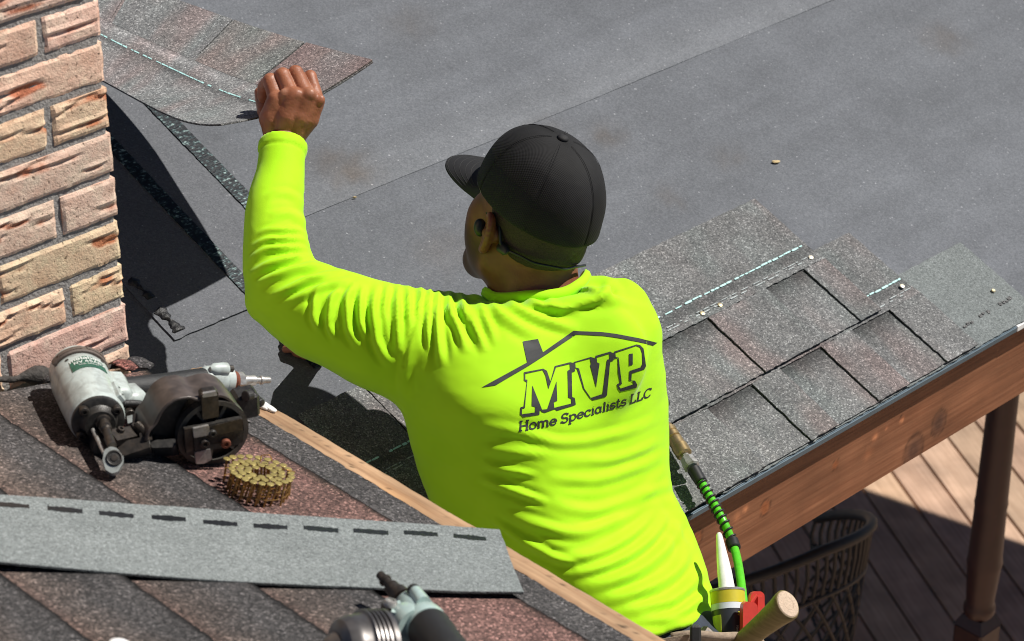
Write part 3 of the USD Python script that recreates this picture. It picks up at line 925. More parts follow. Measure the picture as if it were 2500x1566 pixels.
# ================================================================ the shingle being lifted
def spl(pts, n):
    p3 = np.array([at(*p) for p in pts])
    return smoothpath(p3, n)
up = spl([(910, 150, 4.114), (810, 124, 4.19), (700, 94, 4.26), (560, 48, 4.35), (430, 2, 4.42), (250, -70, 4.50), (60, -150, 4.56)], 90)
lo = spl([(540, 303, 3.925), (480, 301, 3.97), (420, 284, 4.03), (340, 245, 4.11), (250, 196, 4.19), (150, 140, 4.26), (20, 60, 4.33)], 90)
nw = 26
W = np.linspace(0, 1, nw)
Psh = up[:, None] * (1 - W[None, :, None]) + lo[:, None] * W[None, :, None]
nrm_ = nz(np.cross(up[0] - up[10], lo[0] - up[0]))
if nrm_ @ FH > 0:
    nrm_ = -nrm_
bow = .020 * np.sin(np.pi * W)[None, :, None] * np.linspace(1, .2, 90)[:, None, None]
Psh = Psh - nrm_ * bow
gu = np.gradient(Psh, axis=0); gv = np.gradient(Psh, axis=1)
NS = np.cross(gu, gv); NS /= np.linalg.norm(NS, axis=-1, keepdims=True)
if (NS[20, 10] @ FH) > 0:
    NS = -NS
held = thing('lifted_shingle', 'new laminated shingle bent upwards by the worker\'s raised hand beside the chimney', 'shingle', up[40])
xs = np.linspace(0, 1, 90)
Ag, Bg = np.meshgrid(xs, W, indexing='ij')
t = tone_at(Ag * 1.0, Bg * .34, seed=30)
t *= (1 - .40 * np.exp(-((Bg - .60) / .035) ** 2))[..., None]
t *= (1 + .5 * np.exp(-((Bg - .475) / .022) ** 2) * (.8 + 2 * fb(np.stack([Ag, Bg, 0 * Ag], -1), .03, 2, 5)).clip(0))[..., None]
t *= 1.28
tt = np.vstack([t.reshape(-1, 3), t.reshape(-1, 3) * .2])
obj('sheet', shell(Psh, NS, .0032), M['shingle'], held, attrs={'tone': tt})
def shp(x, w, h=0.0):
    """Point on the lifted shingle: x 0..1 along, w 0..1 across."""
    x = np.asarray(x, float); w = np.asarray(w, float)
    i = np.clip(x * 89, 0, 88.999); j = np.clip(w * (nw - 1), 0, nw - 1.001)
    i0, j0 = i.astype(int), j.astype(int); fi, fj = (i - i0)[..., None], (j - j0)[..., None]
    def L(T):
        return (T[i0, j0] * (1 - fi) * (1 - fj) + T[i0 + 1, j0] * fi * (1 - fj) + T[i0, j0 + 1] * (1 - fi) * fj + T[i0 + 1, j0 + 1] * fi * fj)
    return L(Psh) + L(NS) * h
for (x0, x1) in ((0.0, .20), (.206, .415), (.421, .70), (.71, 1.0)):
    a_, b_ = np.meshgrid(np.linspace(x0, x1, 20), np.linspace(0, .43, 12), indexing='ij')
    tq = tone_at(a_, b_ * .34, seed=int(40 + x0 * 10)) * 1.25
    if x0 in (0.0, .206):
        tq = tq * (np.array([1.1, .97, .95]) if x0 == 0 else np.array([1.02, 1.0, .96]))
    tq = np.vstack([tq.reshape(-1, 3), tq.reshape(-1, 3) * .15])
    nn = np.broadcast_to(NS[20, 5], a_.shape + (3,))
    lift_ = (.0034 - .0031 * np.clip((b_ - .33) / .1, 0, 1))[..., None]
    obj('tab', shell(shp(a_, b_, lift_), nn, .003), M['shingle'], held, attrs={'tone': tq})
rr = np.random.default_rng(4)
ms, x = [], .0
while x < .8:
    l = rr.uniform(.006, .02)
    if rr.uniform() < .85:
        wv = .006 * rr.uniform(.6, 1.1)
        a_, b_ = np.meshgrid(np.linspace(x, x + l, 4), np.array([.585 - wv, .585 + wv]), indexing='ij')
        ms.append(shell(shp(a_, b_, .0010), np.broadcast_to(NS[20, 12], a_.shape + (3,)), .001))
    x += l + rr.uniform(.001, .005)
obj('sealant_line', cat_(*ms), M['cyan'], held, kind='stuff')

# ================================================================ the worker
class Field:
    """Signed distance grid built from local primitives with smooth unions."""
    def __init__(s, lo, hi, h):
        s.lo, s.h = np.asarray(lo, float), h
        s.n = np.ceil((np.asarray(hi) - s.lo) / h).astype(int) + 1
        s.g = np.full(s.n, .2, np.float32)

    def block(s, lo, hi):
        i0 = np.clip(np.floor((np.asarray(lo) - s.lo) / s.h).astype(int), 0, s.n)
        i1 = np.clip(np.ceil((np.asarray(hi) - s.lo) / s.h).astype(int) + 1, 0, s.n)
        if (i1 <= i0).any():
            return None, None
        ax = [s.lo[k] + s.h * np.arange(i0[k], i1[k]) for k in range(3)]
        return tuple(slice(a, b) for a, b in zip(i0, i1)), np.stack(np.meshgrid(*ax, indexing='ij'), -1)

    def add(s, lo, hi, fn, k=.01, sub=False):
        m = .03 + k * 1.5
        sl, p = s.block(np.asarray(lo) - m, np.asarray(hi) + m)
        if sl is None:
            return
        d = fn(p).astype(np.float32); g = s.g[sl]
        if sub:
            d = -d
            h = np.clip(.5 - .5 * (d - g) / k, 0, 1)      # smooth max
            s.g[sl] = d * (1 - h) + g * h + k * h * (1 - h)
        else:
            h = np.clip(.5 + .5 * (g - d) / k, 0, 1)
            s.g[sl] = g * (1 - h) + d * h - k * h * (1 - h)

    def cone(s, a, b, ra, rb, k=.01, sub=False):
        a, b = np.asarray(a, float), np.asarray(b, float)
        r = max(ra, rb)
        def fn(p):
            ab = b - a
            t = np.clip((p - a) @ ab / max(ab @ ab, 1e-9), 0, 1)
            return np.linalg.norm(p - (a + t[..., None] * ab), axis=-1) - (ra + (rb - ra) * t)
        s.add(np.minimum(a, b) - r, np.maximum(a, b) + r, fn, k, sub)

    def ell(s, c, ax, r, k=.01, sub=False):
        c, ax, r = np.asarray(c, float), np.asarray(ax, float), np.asarray(r, float)
        def fn(p):
            q = (p - c) @ ax.T / r
            l = np.linalg.norm(q, axis=-1)
            g = np.linalg.norm(q / r, axis=-1) + 1e-9
            return l * (l - 1) / g
        s.add(c - r.max(), c + r.max(), fn, k, sub)

    def mesh(s):
        return surface_nets(s.g, s.lo, s.h)


def surface_nets(g, lo, h):
    ins = g < 0
    nx, ny, nz_ = g.shape
    c = np.zeros((nx - 1, ny - 1, nz_ - 1), np.uint8)
    for dx in (0, 1):
        for dy in (0, 1):
            for dz in (0, 1):
                c += ins[dx:nx - 1 + dx, dy:ny - 1 + dy, dz:nz_ - 1 + dz]
    act = np.argwhere((c > 0) & (c < 8))
    vid = np.full(c.shape, -1, np.int64); vid[tuple(act.T)] = np.arange(len(act))
    acc, cnt = np.zeros((len(act), 3)), np.zeros(len(act))
    off = np.array([(x, y, z) for x in (0, 1) for y in (0, 1) for z in (0, 1)])
    val = np.stack([g[act[:, 0] + o[0], act[:, 1] + o[1], act[:, 2] + o[2]] for o in off], 1)
    for i in range(8):
        for j in range(i + 1, 8):
            if np.abs(off[i] - off[j]).sum() == 1:
                a, b = val[:, i], val[:, j]
                m = (a < 0) != (b < 0)
                t = a[m] / (a[m] - b[m])
                acc[m] += off[i] + t[:, None] * (off[j] - off[i]); cnt[m] += 1
    v = lo + h * (act + acc / np.maximum(cnt, 1)[:, None])
    faces = []
    for ax in range(3):
        o1, o2 = [(1, 2), (2, 0), (0, 1)][ax]
        sa = [slice(None)] * 3; sb = [slice(None)] * 3
        sa[ax] = slice(0, -1); sb[ax] = slice(1, None)
        A, B = ins[tuple(sa)], ins[tuple(sb)]
        e = np.argwhere(A != B)
        ok = (e[:, o1] > 0) & (e[:, o2] > 0) & (e[:, o1] < g.shape[o1] - 1) & (e[:, o2] < g.shape[o2] - 1)
        e = e[ok]
        u1, u2 = np.zeros(3, int), np.zeros(3, int); u1[o1] = 1; u2[o2] = 1
        q = np.stack([vid[tuple((e - u1 - u2).T)], vid[tuple((e - u2).T)], vid[tuple(e.T)], vid[tuple((e - u1).T)]], 1)
        flip = ~A[tuple(e.T)]
        q[flip] = q[flip][:, ::-1]
        faces.append(q)
    q = np.vstack(faces)
    q = q[(q >= 0).all(1)]
    f = np.vstack([q[:, [0, 1, 2]], q[:, [0, 2, 3]]])
    return v, f


def vnormals(v, f):
    fn = np.cross(v[f[:, 1]] - v[f[:, 0]], v[f[:, 2]] - v[f[:, 0]])
    n = np.zeros_like(v)
    for k in range(3):
        np.add.at(n, f[:, k], fn)
    return n / (np.linalg.norm(n, axis=1, keepdims=True) + 1e-12)


def relax(v, f, it=2, lam=.5, mu=-.53):
    e = np.vstack([f[:, [0, 1]], f[:, [1, 2]], f[:, [2, 0]]])
    from scipy.sparse import coo_matrix
    n = len(v)
    W = coo_matrix((np.ones(len(e) * 2), (np.r_[e[:, 0], e[:, 1]], np.r_[e[:, 1], e[:, 0]])), shape=(n, n)).tocsr()
    W.data[:] = 1
    dg = np.asarray(W.sum(1)).ravel()
    for _ in range(it):
        for l in (lam, mu):
            v = v + l * ((W @ v) / dg[:, None] - v)
    return v


# ---- torso in sections at constant picture height: centre, half width (px), depth, half depth (m), turn of the back
sec = np.array([
    # py    x left  x right depth  halfdepth turn
    [640,   1425,  1445,  3.925,  .030,  14],
    [712,   1395,  1482,  3.915,  .060,  14],
    [734,   1250,  1530,  3.905,  .085,  16],
    [758,   1065,  1568,  3.900,  .105,  18],
    [790,   1030,  1594,  3.895,  .116,  20],
    [850,   1012,  1612,  3.888,  .124,  25],
    [920,    992,  1626,  3.880,  .130,  29],
    [1000,   986,  1632,  3.868,  .138,  33],
    [1080,  1000,  1633,  3.856,  .144,  37],
    [1160,  1024,  1637,  3.844,  .148,  39],
    [1230,  1052,  1655,  3.832,  .148,  39],
    [1300,  1098,  1692,  3.820,  .148,  37],
    [1370,  1150,  1717,  3.810,  .146,  34],
    [1440,  1215,  1737,  3.800,  .144,  30],
    [1520,  1290,  1756,  3.790,  .140,  20],
    [1620,  1345,  1772,  3.775,  .140,  18],
    [1760,  1380,  1790,  3.760,  .140,  16]], float)
sec[:, 3] = np.interp(sec[:, 0], [640, 700, 790, 850, 920, 1000, 1080, 1160, 1230, 1300, 1370, 1440, 1520, 1760], [3.89, 3.87, 3.858, 3.852, 3.855, 3.865, 3.880, 3.892, 3.896, 3.890, 3.878, 3.865, 3.85, 3.81])
sec[:, 4] = np.interp(sec[:, 0], [640, 664, 694, 735, 790, 850, 1000, 1100, 1200, 1500], [.03, .06, .082, .095, .105, .112, .132, .142, .148, .146])
sec[:, 5] = np.interp(sec[:, 0], [640, 735, 800, 900, 1000, 1200, 1300, 1450, 1760], [12, 16, 24, 34, 42, 46, 44, 36, 22])
SEC = PchipInterpolator(sec[:, 0], sec[:, 1:])


def torso_fn(shrink=0.0, y0=700, y1=1755):
    def fn(p):
        px, py, F = proj(p)
        q = SEC(np.clip(py, 640, 1760))
        xl, xr, D, hd, tu = (q[..., i] for i in range(5))
        th = np.radians(tu)
        hw = (xr - xl) / 2 * F / FPX - shrink
        hd = np.maximum(hd - shrink, .012)
        qq = 2.7 / 1.7
        w = np.maximum(np.maximum(hw, .01) ** qq - (hd * np.sin(th)) ** qq, .02 ** qq) ** (1 / qq) / np.cos(th)
        dx = (px - (xl + xr) / 2) * F / FPX
        dw = F - D
        lx, lw = dx * np.cos(th) + dw * np.sin(th), -dx * np.sin(th) + dw * np.cos(th)
        e = (np.abs(lx / w) ** 2.7 + np.abs(lw / hd) ** 2.7) ** (1 / 2.7)
        d = (e - 1) * np.minimum(w, hd) * .9
        return np.maximum(np.maximum(d, (y0 + np.clip(F - 3.865, 0, .2) * 1100 - py) * F / FPX), (py - y1) * F / FPX)
    return fn


larm = [(1110, 870, 3.845, 138), (1030, 850, 3.83, 140), (950, 828, 3.822, 134), (850, 790, 3.82, 120), (762, 748, 3.825, 108), (694, 694, 3.835, 94), (674, 605, 3.855, 80), (670, 510, 3.888, 69), (684, 420, 3.925, 58.5), (691, 350, 3.952, 56)]
rarm = [(1500, 800, 3.90, 100), (1440, 880, 3.95, 90), (1330, 930, 3.97, 80), (1180, 890, 3.94, 74), (1040, 850, 3.92, 64), (920, 838, 3.925, 56), (850, 836, 3.96, 50)]


def arm_chain(st, n=46, shrink=0.0):
    p = np.array([[*at(*s[:3]), s[3] * s[2] / FPX] for s in st])
    p = smoothpath(p, n)
    p[:, 3] -= shrink
    return p


LA, RA = arm_chain(larm), arm_chain(rarm)
lo, hi = np.array([-.50, 2.9, -2.75]), np.array([.40, 4.1, -1.45])
SHF = Field(lo, hi, .0042)
SHF.add(lo, hi, torso_fn(), .004)
for C, kk in ((LA, .035), (RA, .03)):
    arm = Field(lo, hi, .0042)
    for i in range(len(C) - 1):
        arm.cone(C[i, :3], C[i + 1, :3], C[i, 3], C[i + 1, 3], .003)
    if C is LA:      # baggy cloth under the arm and at the point of the elbow
        arm.cone(at(650, 742, 3.835), at(760, 790, 3.825), .030, .050, .02)
    d = arm.g
    h = np.clip(.5 + .5 * (SHF.g - d) / kk, 0, 1)
    SHF.g = (SHF.g * (1 - h) + d * h - kk * h * (1 - h)).astype(np.float32)
# trapezius slopes
SHF.cone(at(1085, 784, 3.875), at(1250, 792, 3.895), .042, .040, .03)
SHF.cone(at(1508, 756, 3.895), at(1440, 744, 3.895), .050, .045, .02)
# blade of the shoulder and spine hollow
SHF.ell(at(1450, 870, 3.80), [XH, UH, FH], (.080, .075, .03), .04)
SHF.ell(at(1160, 885, 3.775), [XH, UH, FH], (.070, .075, .03), .04)
# openings: neck, wrist, hem
NK0, NK1 = at(1316, 775, 3.895), at(1302, 620, 3.885)
SHF.cone(NK0, NK1, .080, .080, .008, sub=True)
wr = nz(LA[-1, :3] - LA[-6, :3])
W0 = LA[-1, :3]
SHF.add(W0 - .09, W0 + .09, lambda p: -((p - W0) @ wr) - .0 + 0 * p[..., 0], .003, sub=True)
SHF.cone(W0 - wr * .03, W0 + wr * .06, .0295, .0295, .003, sub=True)
def hemcut(p):
    px, py, F = proj(p)
    return -((py - (1566 - (px - 1555) * .285)) * F / FPX) * .96
SHF.add([-.1, 2.7, -2.75], [.45, 3.6, -2.1], hemcut, .006, sub=True)
SV_, SF_ = SHF.mesh()
SV_ = relax(SV_, SF_, 3)


def zz(o, s, pts):
    return [(o[0] + x * s, o[1] + y * s) for x, y in pts]


Z4, Z5 = ((550, 300), .3968), ((950, 640), .6126)
folds = []      # (pixel polyline, height mm, half width px)
def FD(zv, pts, a, w):
    folds.append((zz(*zv, pts), a * (.92 if zv is Z4 else (.72 if pts[0][1] > 600 else .85)), w * (1.0 if zv is Z4 else 1.08)))
# forearm and elbow
FD(Z4, [(250, 470), (350, 430), (420, 450), (475, 520)], 2.6, 9)
FD(Z4, [(270, 575), (380, 555), (440, 575), (490, 640)], 3.2, 9)
FD(Z4, [(200, 690), (310, 655), (420, 660), (505, 720)], 4.2, 8)
FD(Z4, [(160, 775), (300, 712), (430, 715), (520, 775)], 5.0, 8)
FD(Z4, [(150, 850), (290, 770), (430, 768), (540, 835)], 5.4, 8)
FD(Z4, [(150, 945), (290, 865), (440, 830), (560, 865)], 6.0, 9)
FD(Z4, [(190, 1000), (340, 930), (500, 885), (640, 905)], 6.0, 9)
FD(Z4, [(260, 1085), (400, 1020), (560, 950), (730, 935)], 6.5, 9)
FD(Z4, [(370, 1115), (500, 1050), (650, 985), (800, 975)], 5.5, 9)
# upper arm gathers
FD(Z4, [(585, 1280), (545, 1190), (550, 1090), (625, 1000)], 6.5, 8)
FD(Z4, [(690, 1350), (638, 1230), (650, 1100), (725, 1000)], 6.5, 8)
FD(Z4, [(825, 1390), (755, 1240), (748, 1100), (800, 1000), (840, 985)], 7, 9)
FD(Z4, [(885, 1330), (830, 1200), (835, 1060), (850, 985)], 6.5, 8)
FD(Z4, [(1015, 1490), (925, 1310), (912, 1150), (950, 985)], 7, 10)
FD(Z4, [(960, 1200), (985, 1080), (1010, 985)], 5, 8)
FD(Z4, [(1065, 1420), (1060, 1230), (1060, 1100), (1075, 985)], 6.5, 9)
FD(Z4, [(1125, 1250), (1130, 1120), (1120, 990)], 5.5, 8)
FD(Z4, [(1190, 1200), (1205, 1080), (1210, 990)], 5.5, 7)
FD(Z4, [(1265, 1420), (1250, 1270), (1250, 1110), (1265, 975)], 7, 8)
FD(Z4, [(1335, 1500), (1315, 1370), (1300, 1200), (1320, 1000)], 7, 10)
FD(Z4, [(1480, 1420), (1440, 1270), (1380, 1120), (1375, 1010)], 6, 10)
FD(Z4, [(1490, 1250), (1460, 1130), (1440, 1040)], 5, 9)
FD(Z4, [(1600, 1420), (1540, 1230), (1500, 1090)], 5.5, 10)
# shoulder and yoke
FD(Z5, [(345, 300), (318, 220), (300, 140)], 4.5, 11)
FD(Z5, [(420, 330), (385, 230), (345, 140), (330, 110)], 5, 11)
FD(Z5, [(610, 290), (530, 265), (455, 210), (375, 130)], 5, 13)
FD(Z5, [(760, 265), (600, 225), (480, 160), (410, 100)], 5.5, 11)
FD(Z5, [(780, 190), (640, 180), (520, 130), (450, 85)], 5, 9)
FD(Z5, [(640, 110), (640, 150), (690, 175), (830, 150), (880, 70)], 4, 9)
FD(Z5, [(810, 60), (870, 80), (930, 150)], 3, 11)
# lower back
FD(Z5, [(340, 655), (500, 672), (700, 720), (900, 690), (1085, 615)], 3.6, 11)
FD(Z5, [(350, 745), (520, 760), (640, 770)], 3.2, 10)
FD(Z5, [(355, 800), (480, 832), (600, 850)], 4.2, 8)
FD(Z5, [(350, 855), (470, 900), (640, 965)], 5.2, 8)
FD(Z5, [(620, 850), (800, 870), (960, 830), (1110, 760)], 4, 11)
FD(Z5, [(640, 955), (800, 990), (960, 950), (1115, 825)], 4.8, 12)
FD(Z5, [(700, 790), (850, 790), (980, 760), (1105, 700)], 3, 10)
FD(Z5, [(440, 995), (580, 1045), (740, 1080), (930, 1015), (1060, 930)], 5, 12)
FD(Z5, [(400, 1020), (500, 1085), (640, 1155)], 5, 8)
FD(Z5, [(470, 1090), (600, 1155), (760, 1210)], 5, 9)
FD(Z5, [(620, 1190), (800, 1170), (950, 1100), (1075, 985)], 5.5, 12)
FD(Z5, [(700, 1245), (880, 1200), (1030, 1110), (1115, 990)], 6.2, 11)
FD(Z5, [(790, 1295), (980, 1235), (1110, 1130), (1160, 1030)], 6.5, 12)
FD(Z5, [(860, 1345), (1040, 1295), (1170, 1195), (1190, 1110)], 6.5, 12)
FD(Z5, [(930, 1385), (1080, 1365), (1200, 1290), (1255, 1215)], 6, 12)
FD(Z5, [(980, 1420), (1130, 1410), (1230, 1350), (1300, 1290)], 6, 11)
FD(Z5, [(1040, 1440), (1160, 1440), (1270, 1380)], 4, 10)
FD(Z5, [(1120, 930), (1150, 990), (1185, 1060)], 5, 12)
FD(Z5, [(1120, 1030), (1150, 1080), (1180, 1150)], 4, 10)
FD(Z5, [(1130, 870), (1090, 900), (1000, 930)], 3.5, 10)
FD(Z5, [(80, 560), (60, 480), (75, 380), (130, 280)], 2.5, 12)

nrm = vnormals(SV_, SF_)
px, py, dF = proj(SV_)
facing = -np.einsum('ij,ij->i', nrm, SV_ / np.linalg.norm(SV_, axis=1, keepdims=True))
wf = np.clip((facing + .35) / .45, 0, 1)
disp = np.zeros(len(SV_))
tree = cKDTree(np.c_[px, py])
front = facing > -.35
for pts, a, w in folds:
    P_ = smoothpath(np.array(pts, float), 60)
    td, ti = cKDTree(P_).query(np.c_[px, py], distance_upper_bound=w * 4)
    ok = np.isfinite(td) & front
    i = ti[ok]
    t = i / 59.0
    # signed side
    tg = np.gradient(P_, axis=0); tg /= np.linalg.norm(tg, axis=1, keepdims=True)
    rel = np.c_[px, py][ok] - P_[i]
    sd = rel[:, 0] * -tg[i][:, 1] + rel[:, 1] * tg[i][:, 0]
    endd = np.abs(rel[:, 0] * tg[i][:, 0] + rel[:, 1] * tg[i][:, 1])
    x = sd / w
    prof = np.exp(-x ** 2) - .55 * np.exp(-((np.abs(x) - 1.7) / .75) ** 2)
    tp = np.clip(np.minimum(t / .28, (1 - t) / .28), 0, 1) ** .8
    tp = np.where((i == 0) | (i == 59), 0, tp)
    disp[ok] += 1.2 * a * 1e-3 * prof * tp
disp = np.clip(disp, -.012, .014) * wf
q = SV_.copy()
disp += .0060 * fb(q * [1, 1, 1.6], .10, 2, 13) + .0016 * fb(q, .05, 2, 3) + .0012 * fb(q * [1, 1, 2.2], .03, 2, 4)
# cuff: a hemmed band at the wrist
al = (SV_ - W0) @ wr
rad = np.linalg.norm(SV_ - W0 - al[:, None] * wr, axis=1)
near = (rad < .08) & (al < .01)
disp += near * (.0016 * np.clip((al + .0205) / .0015, 0, 1) - .0016 * np.exp(-((al + .0225) / .0022) ** 2))
# shoulder seam: a stitched groove
seam = smoothpath(np.array(zz(*Z4, [(1100, 1500), (1130, 1330), (1190, 1180), (1240, 1050), (1262, 975)])), 80)
sdist = cKDTree(seam).query(np.c_[px, py])[0]
disp += front * (-.0024 * np.exp(-(sdist / 3.0) ** 2) + .0012 * np.exp(-((sdist - 7) / 4) ** 2))
# side seam
seam2 = smoothpath(np.array([(985, 985), (975, 1040), (1002, 1130), (1040, 1230)]), 60)
SV_ = SV_ + nrm * disp[:, None]
SV_ = relax(SV_, SF_, 1, .35, -.2)

PB = at(1500, 1700, 3.8)
person = thing('person', 'worker in a neon yellow shirt and black cap seen from behind, left hand raised', 'person', np.array([PB[0], PB[1], PB[2] - .95]))
shn = {'g': ('geometry', {}), 'n': ('noise_texture', {'scale': 12.0, 'detail': 4.0}),
       'r': ('rgb_ramp', {'ramp': [(.3, (.37, .73, .010)), (.7, (.42, .79, .015))]}),
       'w': ('noise_texture', {'scale': 900.0, 'detail': 2.0}), 'b': ('bump', {'distance': .0006, 'strength': .35}),
       'p': ('principled_bsdf', {'roughness': .75, 'specular_ior_level': .15, 'sheen_weight': .15, 'sheen_roughness': .4})}
M['shirt'] = usdkit.material(stage, LK + 'neon_jersey', shn, [('g.position', 'n.vector'), ('g.position', 'w.vector'), ('n.fac', 'r.fac'), ('r.color', 'p.base_color'), ('w.fac', 'b.height'), ('b.normal', 'p.normal')], surface='p.BSDF')
shirt = obj('shirt', (SV_, SF_), M['shirt'], person, smooth=True)
# ribbed collar round the neck opening
ang = np.linspace(0, 2 * np.pi, 72, endpoint=False)
nx_ = nz(NK1 - NK0)
cx, cy, cz = frame_of(nx_)
ring = []
for a_ in ang:
    d = np.cos(a_) * cx + np.sin(a_) * cy
    # find where the shirt's upper surface meets the opening
    rel = SV_ - NK0
    hgt = rel @ nx_
    rv = rel - hgt[:, None] * nx_
    rr_ = np.linalg.norm(rv, axis=1)
    s_ = (rr_ > .072) & (rr_ < .100) & ((rv @ d) / (rr_ + 1e-9) > .985) & (hgt > -.03)
    ring.append((NK0 + d * .0820, np.percentile(hgt[s_], 96) if s_.sum() > 3 else np.nan))
hs = np.array([r[1] for r in ring]); okh = np.isfinite(hs)
hs = np.interp(np.arange(72), np.arange(72)[okh], hs[okh], period=72)
for _ in range(6):
    hs = (np.roll(hs, 1) + hs * 2 + np.roll(hs, -1)) / 4
base_ = np.array([r[0] for r in ring])
COLLAR = (base_, hs)
cp = []
for j, (off, hh) in enumerate(((.004, -.006), (.0065, .002), (.004, .009), (-.001, .0125), (-.005, .010), (-.005, -.006))):
    dirs = base_ - NK0; dirs /= np.linalg.norm(dirs, axis=1, keepdims=True)
    cp.append(base_ + dirs * off + nx_ * (hs + hh)[:, None])
cp = np.array(cp)
nb_, na_ = cp.shape[:2]
fcs = []
for i in range(nb_):
    for j in range(na_):
        A_, B_, C_, D_ = i * na_ + j, i * na_ + (j + 1) % na_, ((i + 1) % nb_) * na_ + (j + 1) % na_, ((i + 1) % nb_) * na_ + j
        fcs += [[A_, B_, C_], [A_, C_, D_]]
obj('collar', (cp.reshape(-1, 3), np.array(fcs)), M['shirt'], shirt, smooth=True)

# ---- print on the back: drawn flat, then laid on the cloth
ms_ = (facing > .05) & (dF < 3.93)
RX0, RX1, RY0, RY1 = 1120, 1660, 770, 1100
DEPTH = np.full((RY1 - RY0, RX1 - RX0), np.inf)
_c = SV_[SF_].mean(1); _px, _py, _d = proj(_c)
_t = SF_[(_px > RX0) & (_px < RX1) & (_py > RY0) & (_py < RY1) & (_d < 3.95)]
for _i in range(9):
    for _j in range(9 - _i):
        _u, _w = _i / 8, _j / 8
        _p = SV_[_t[:, 0]] * _u + SV_[_t[:, 1]] * _w + SV_[_t[:, 2]] * (1 - _u - _w)
        _x, _y, _z = proj(_p)
        _x, _y = np.round(_x).astype(int) - RX0, np.round(_y).astype(int) - RY0
        _k = (_x >= 0) & (_x < RX1 - RX0) & (_y >= 0) & (_y < RY1 - RY0)
        np.minimum.at(DEPTH, (_y[_k], _x[_k]), _z[_k])
from scipy.ndimage import minimum_filter, gaussian_filter, map_coordinates
_f = minimum_filter(DEPTH, 5); DEPTH = np.where(np.isfinite(DEPTH), DEPTH, _f)
DEPTH = np.where(np.isfinite(DEPTH), DEPTH, np.median(DEPTH[np.isfinite(DEPTH)]))
DEPTH = np.minimum(gaussian_filter(DEPTH, 1.5), DEPTH + .0004)
L3 = ((1130, 760), .2278)
def LP(pts):
    return Polygon(zz(*L3, pts)).buffer(0)
roof_p = LP([(200, 818), (690, 550), (640, 325), (805, 298), (860, 440), (1185, 212), (1500, 225), (1650, 245), (1890, 290), (2085, 340), (2040, 372), (1880, 330), (1650, 285), (1500, 265), (1215, 250), (900, 462), (700, 590), (350, 795)])
Mo = LP([(655, 655), (862, 616), (902, 640), (940, 755), (985, 588), (1150, 547), (1200, 560), (1202, 645), (1168, 658), (1172, 920), (1200, 930), (1212, 1002), (1180, 1017), (1010, 1068), (985, 1052), (880, 1090), (850, 1082), (826, 1058), (820, 1112), (650, 1137), (612, 1107), (618, 1030), (652, 1022), (685, 762), (655, 745)])
Mi = LP([(670, 672), (855, 632), (885, 690), (918, 836), (1000, 603), (1145, 567), (1150, 622), (1122, 640), (1130, 926), (1160, 938), (1165, 990), (980, 1036), (975, 978), (1012, 962), (1005, 752), (905, 1050), (850, 1056), (745, 795), (738, 1017), (775, 1027), (775, 1086), (634, 1105), (634, 1046), (665, 1040), (693, 735), (670, 733)])
Vo = LP([(1188, 546), (1372, 491), (1420, 507), (1420, 480), (1578, 434), (1622, 455), (1615, 530), (1580, 542), (1545, 905), (1525, 922), (1390, 957), (1360, 932), (1290, 832), (1225, 622), (1192, 602)])
Vi = LP([(1205, 552), (1364, 508), (1374, 560), (1366, 582), (1428, 820), (1466, 562), (1438, 548), (1436, 497), (1568, 457), (1575, 512), (1545, 522), (1498, 888), (1372, 930), (1303, 830), (1246, 614), (1210, 605)])
Po = LP([(1620, 434), (1862, 357), (1902, 365), (1938, 402), (1964, 590), (1945, 627), (1812, 668), (1806, 744), (1846, 746), (1870, 790), (1862, 822), (1690, 864), (1663, 832), (1650, 785), (1684, 766), (1664, 660), (1660, 502), (1624, 512)])
Pi = LP([(1636, 446), (1860, 373), (1900, 392), (1921, 450), (1926, 560), (1905, 603), (1785, 642), (1780, 742), (1822, 757), (1832, 783), (1690, 830), (1672, 797), (1706, 783), (1690, 660), (1670, 497), (1640, 492)])
Ph = LP([(1780, 460), (1822, 454), (1822, 575), (1782, 586)])
logo = unary_union([roof_p, Mo.difference(Mi), Vo.difference(Vi), Po.difference(Pi), Ph])
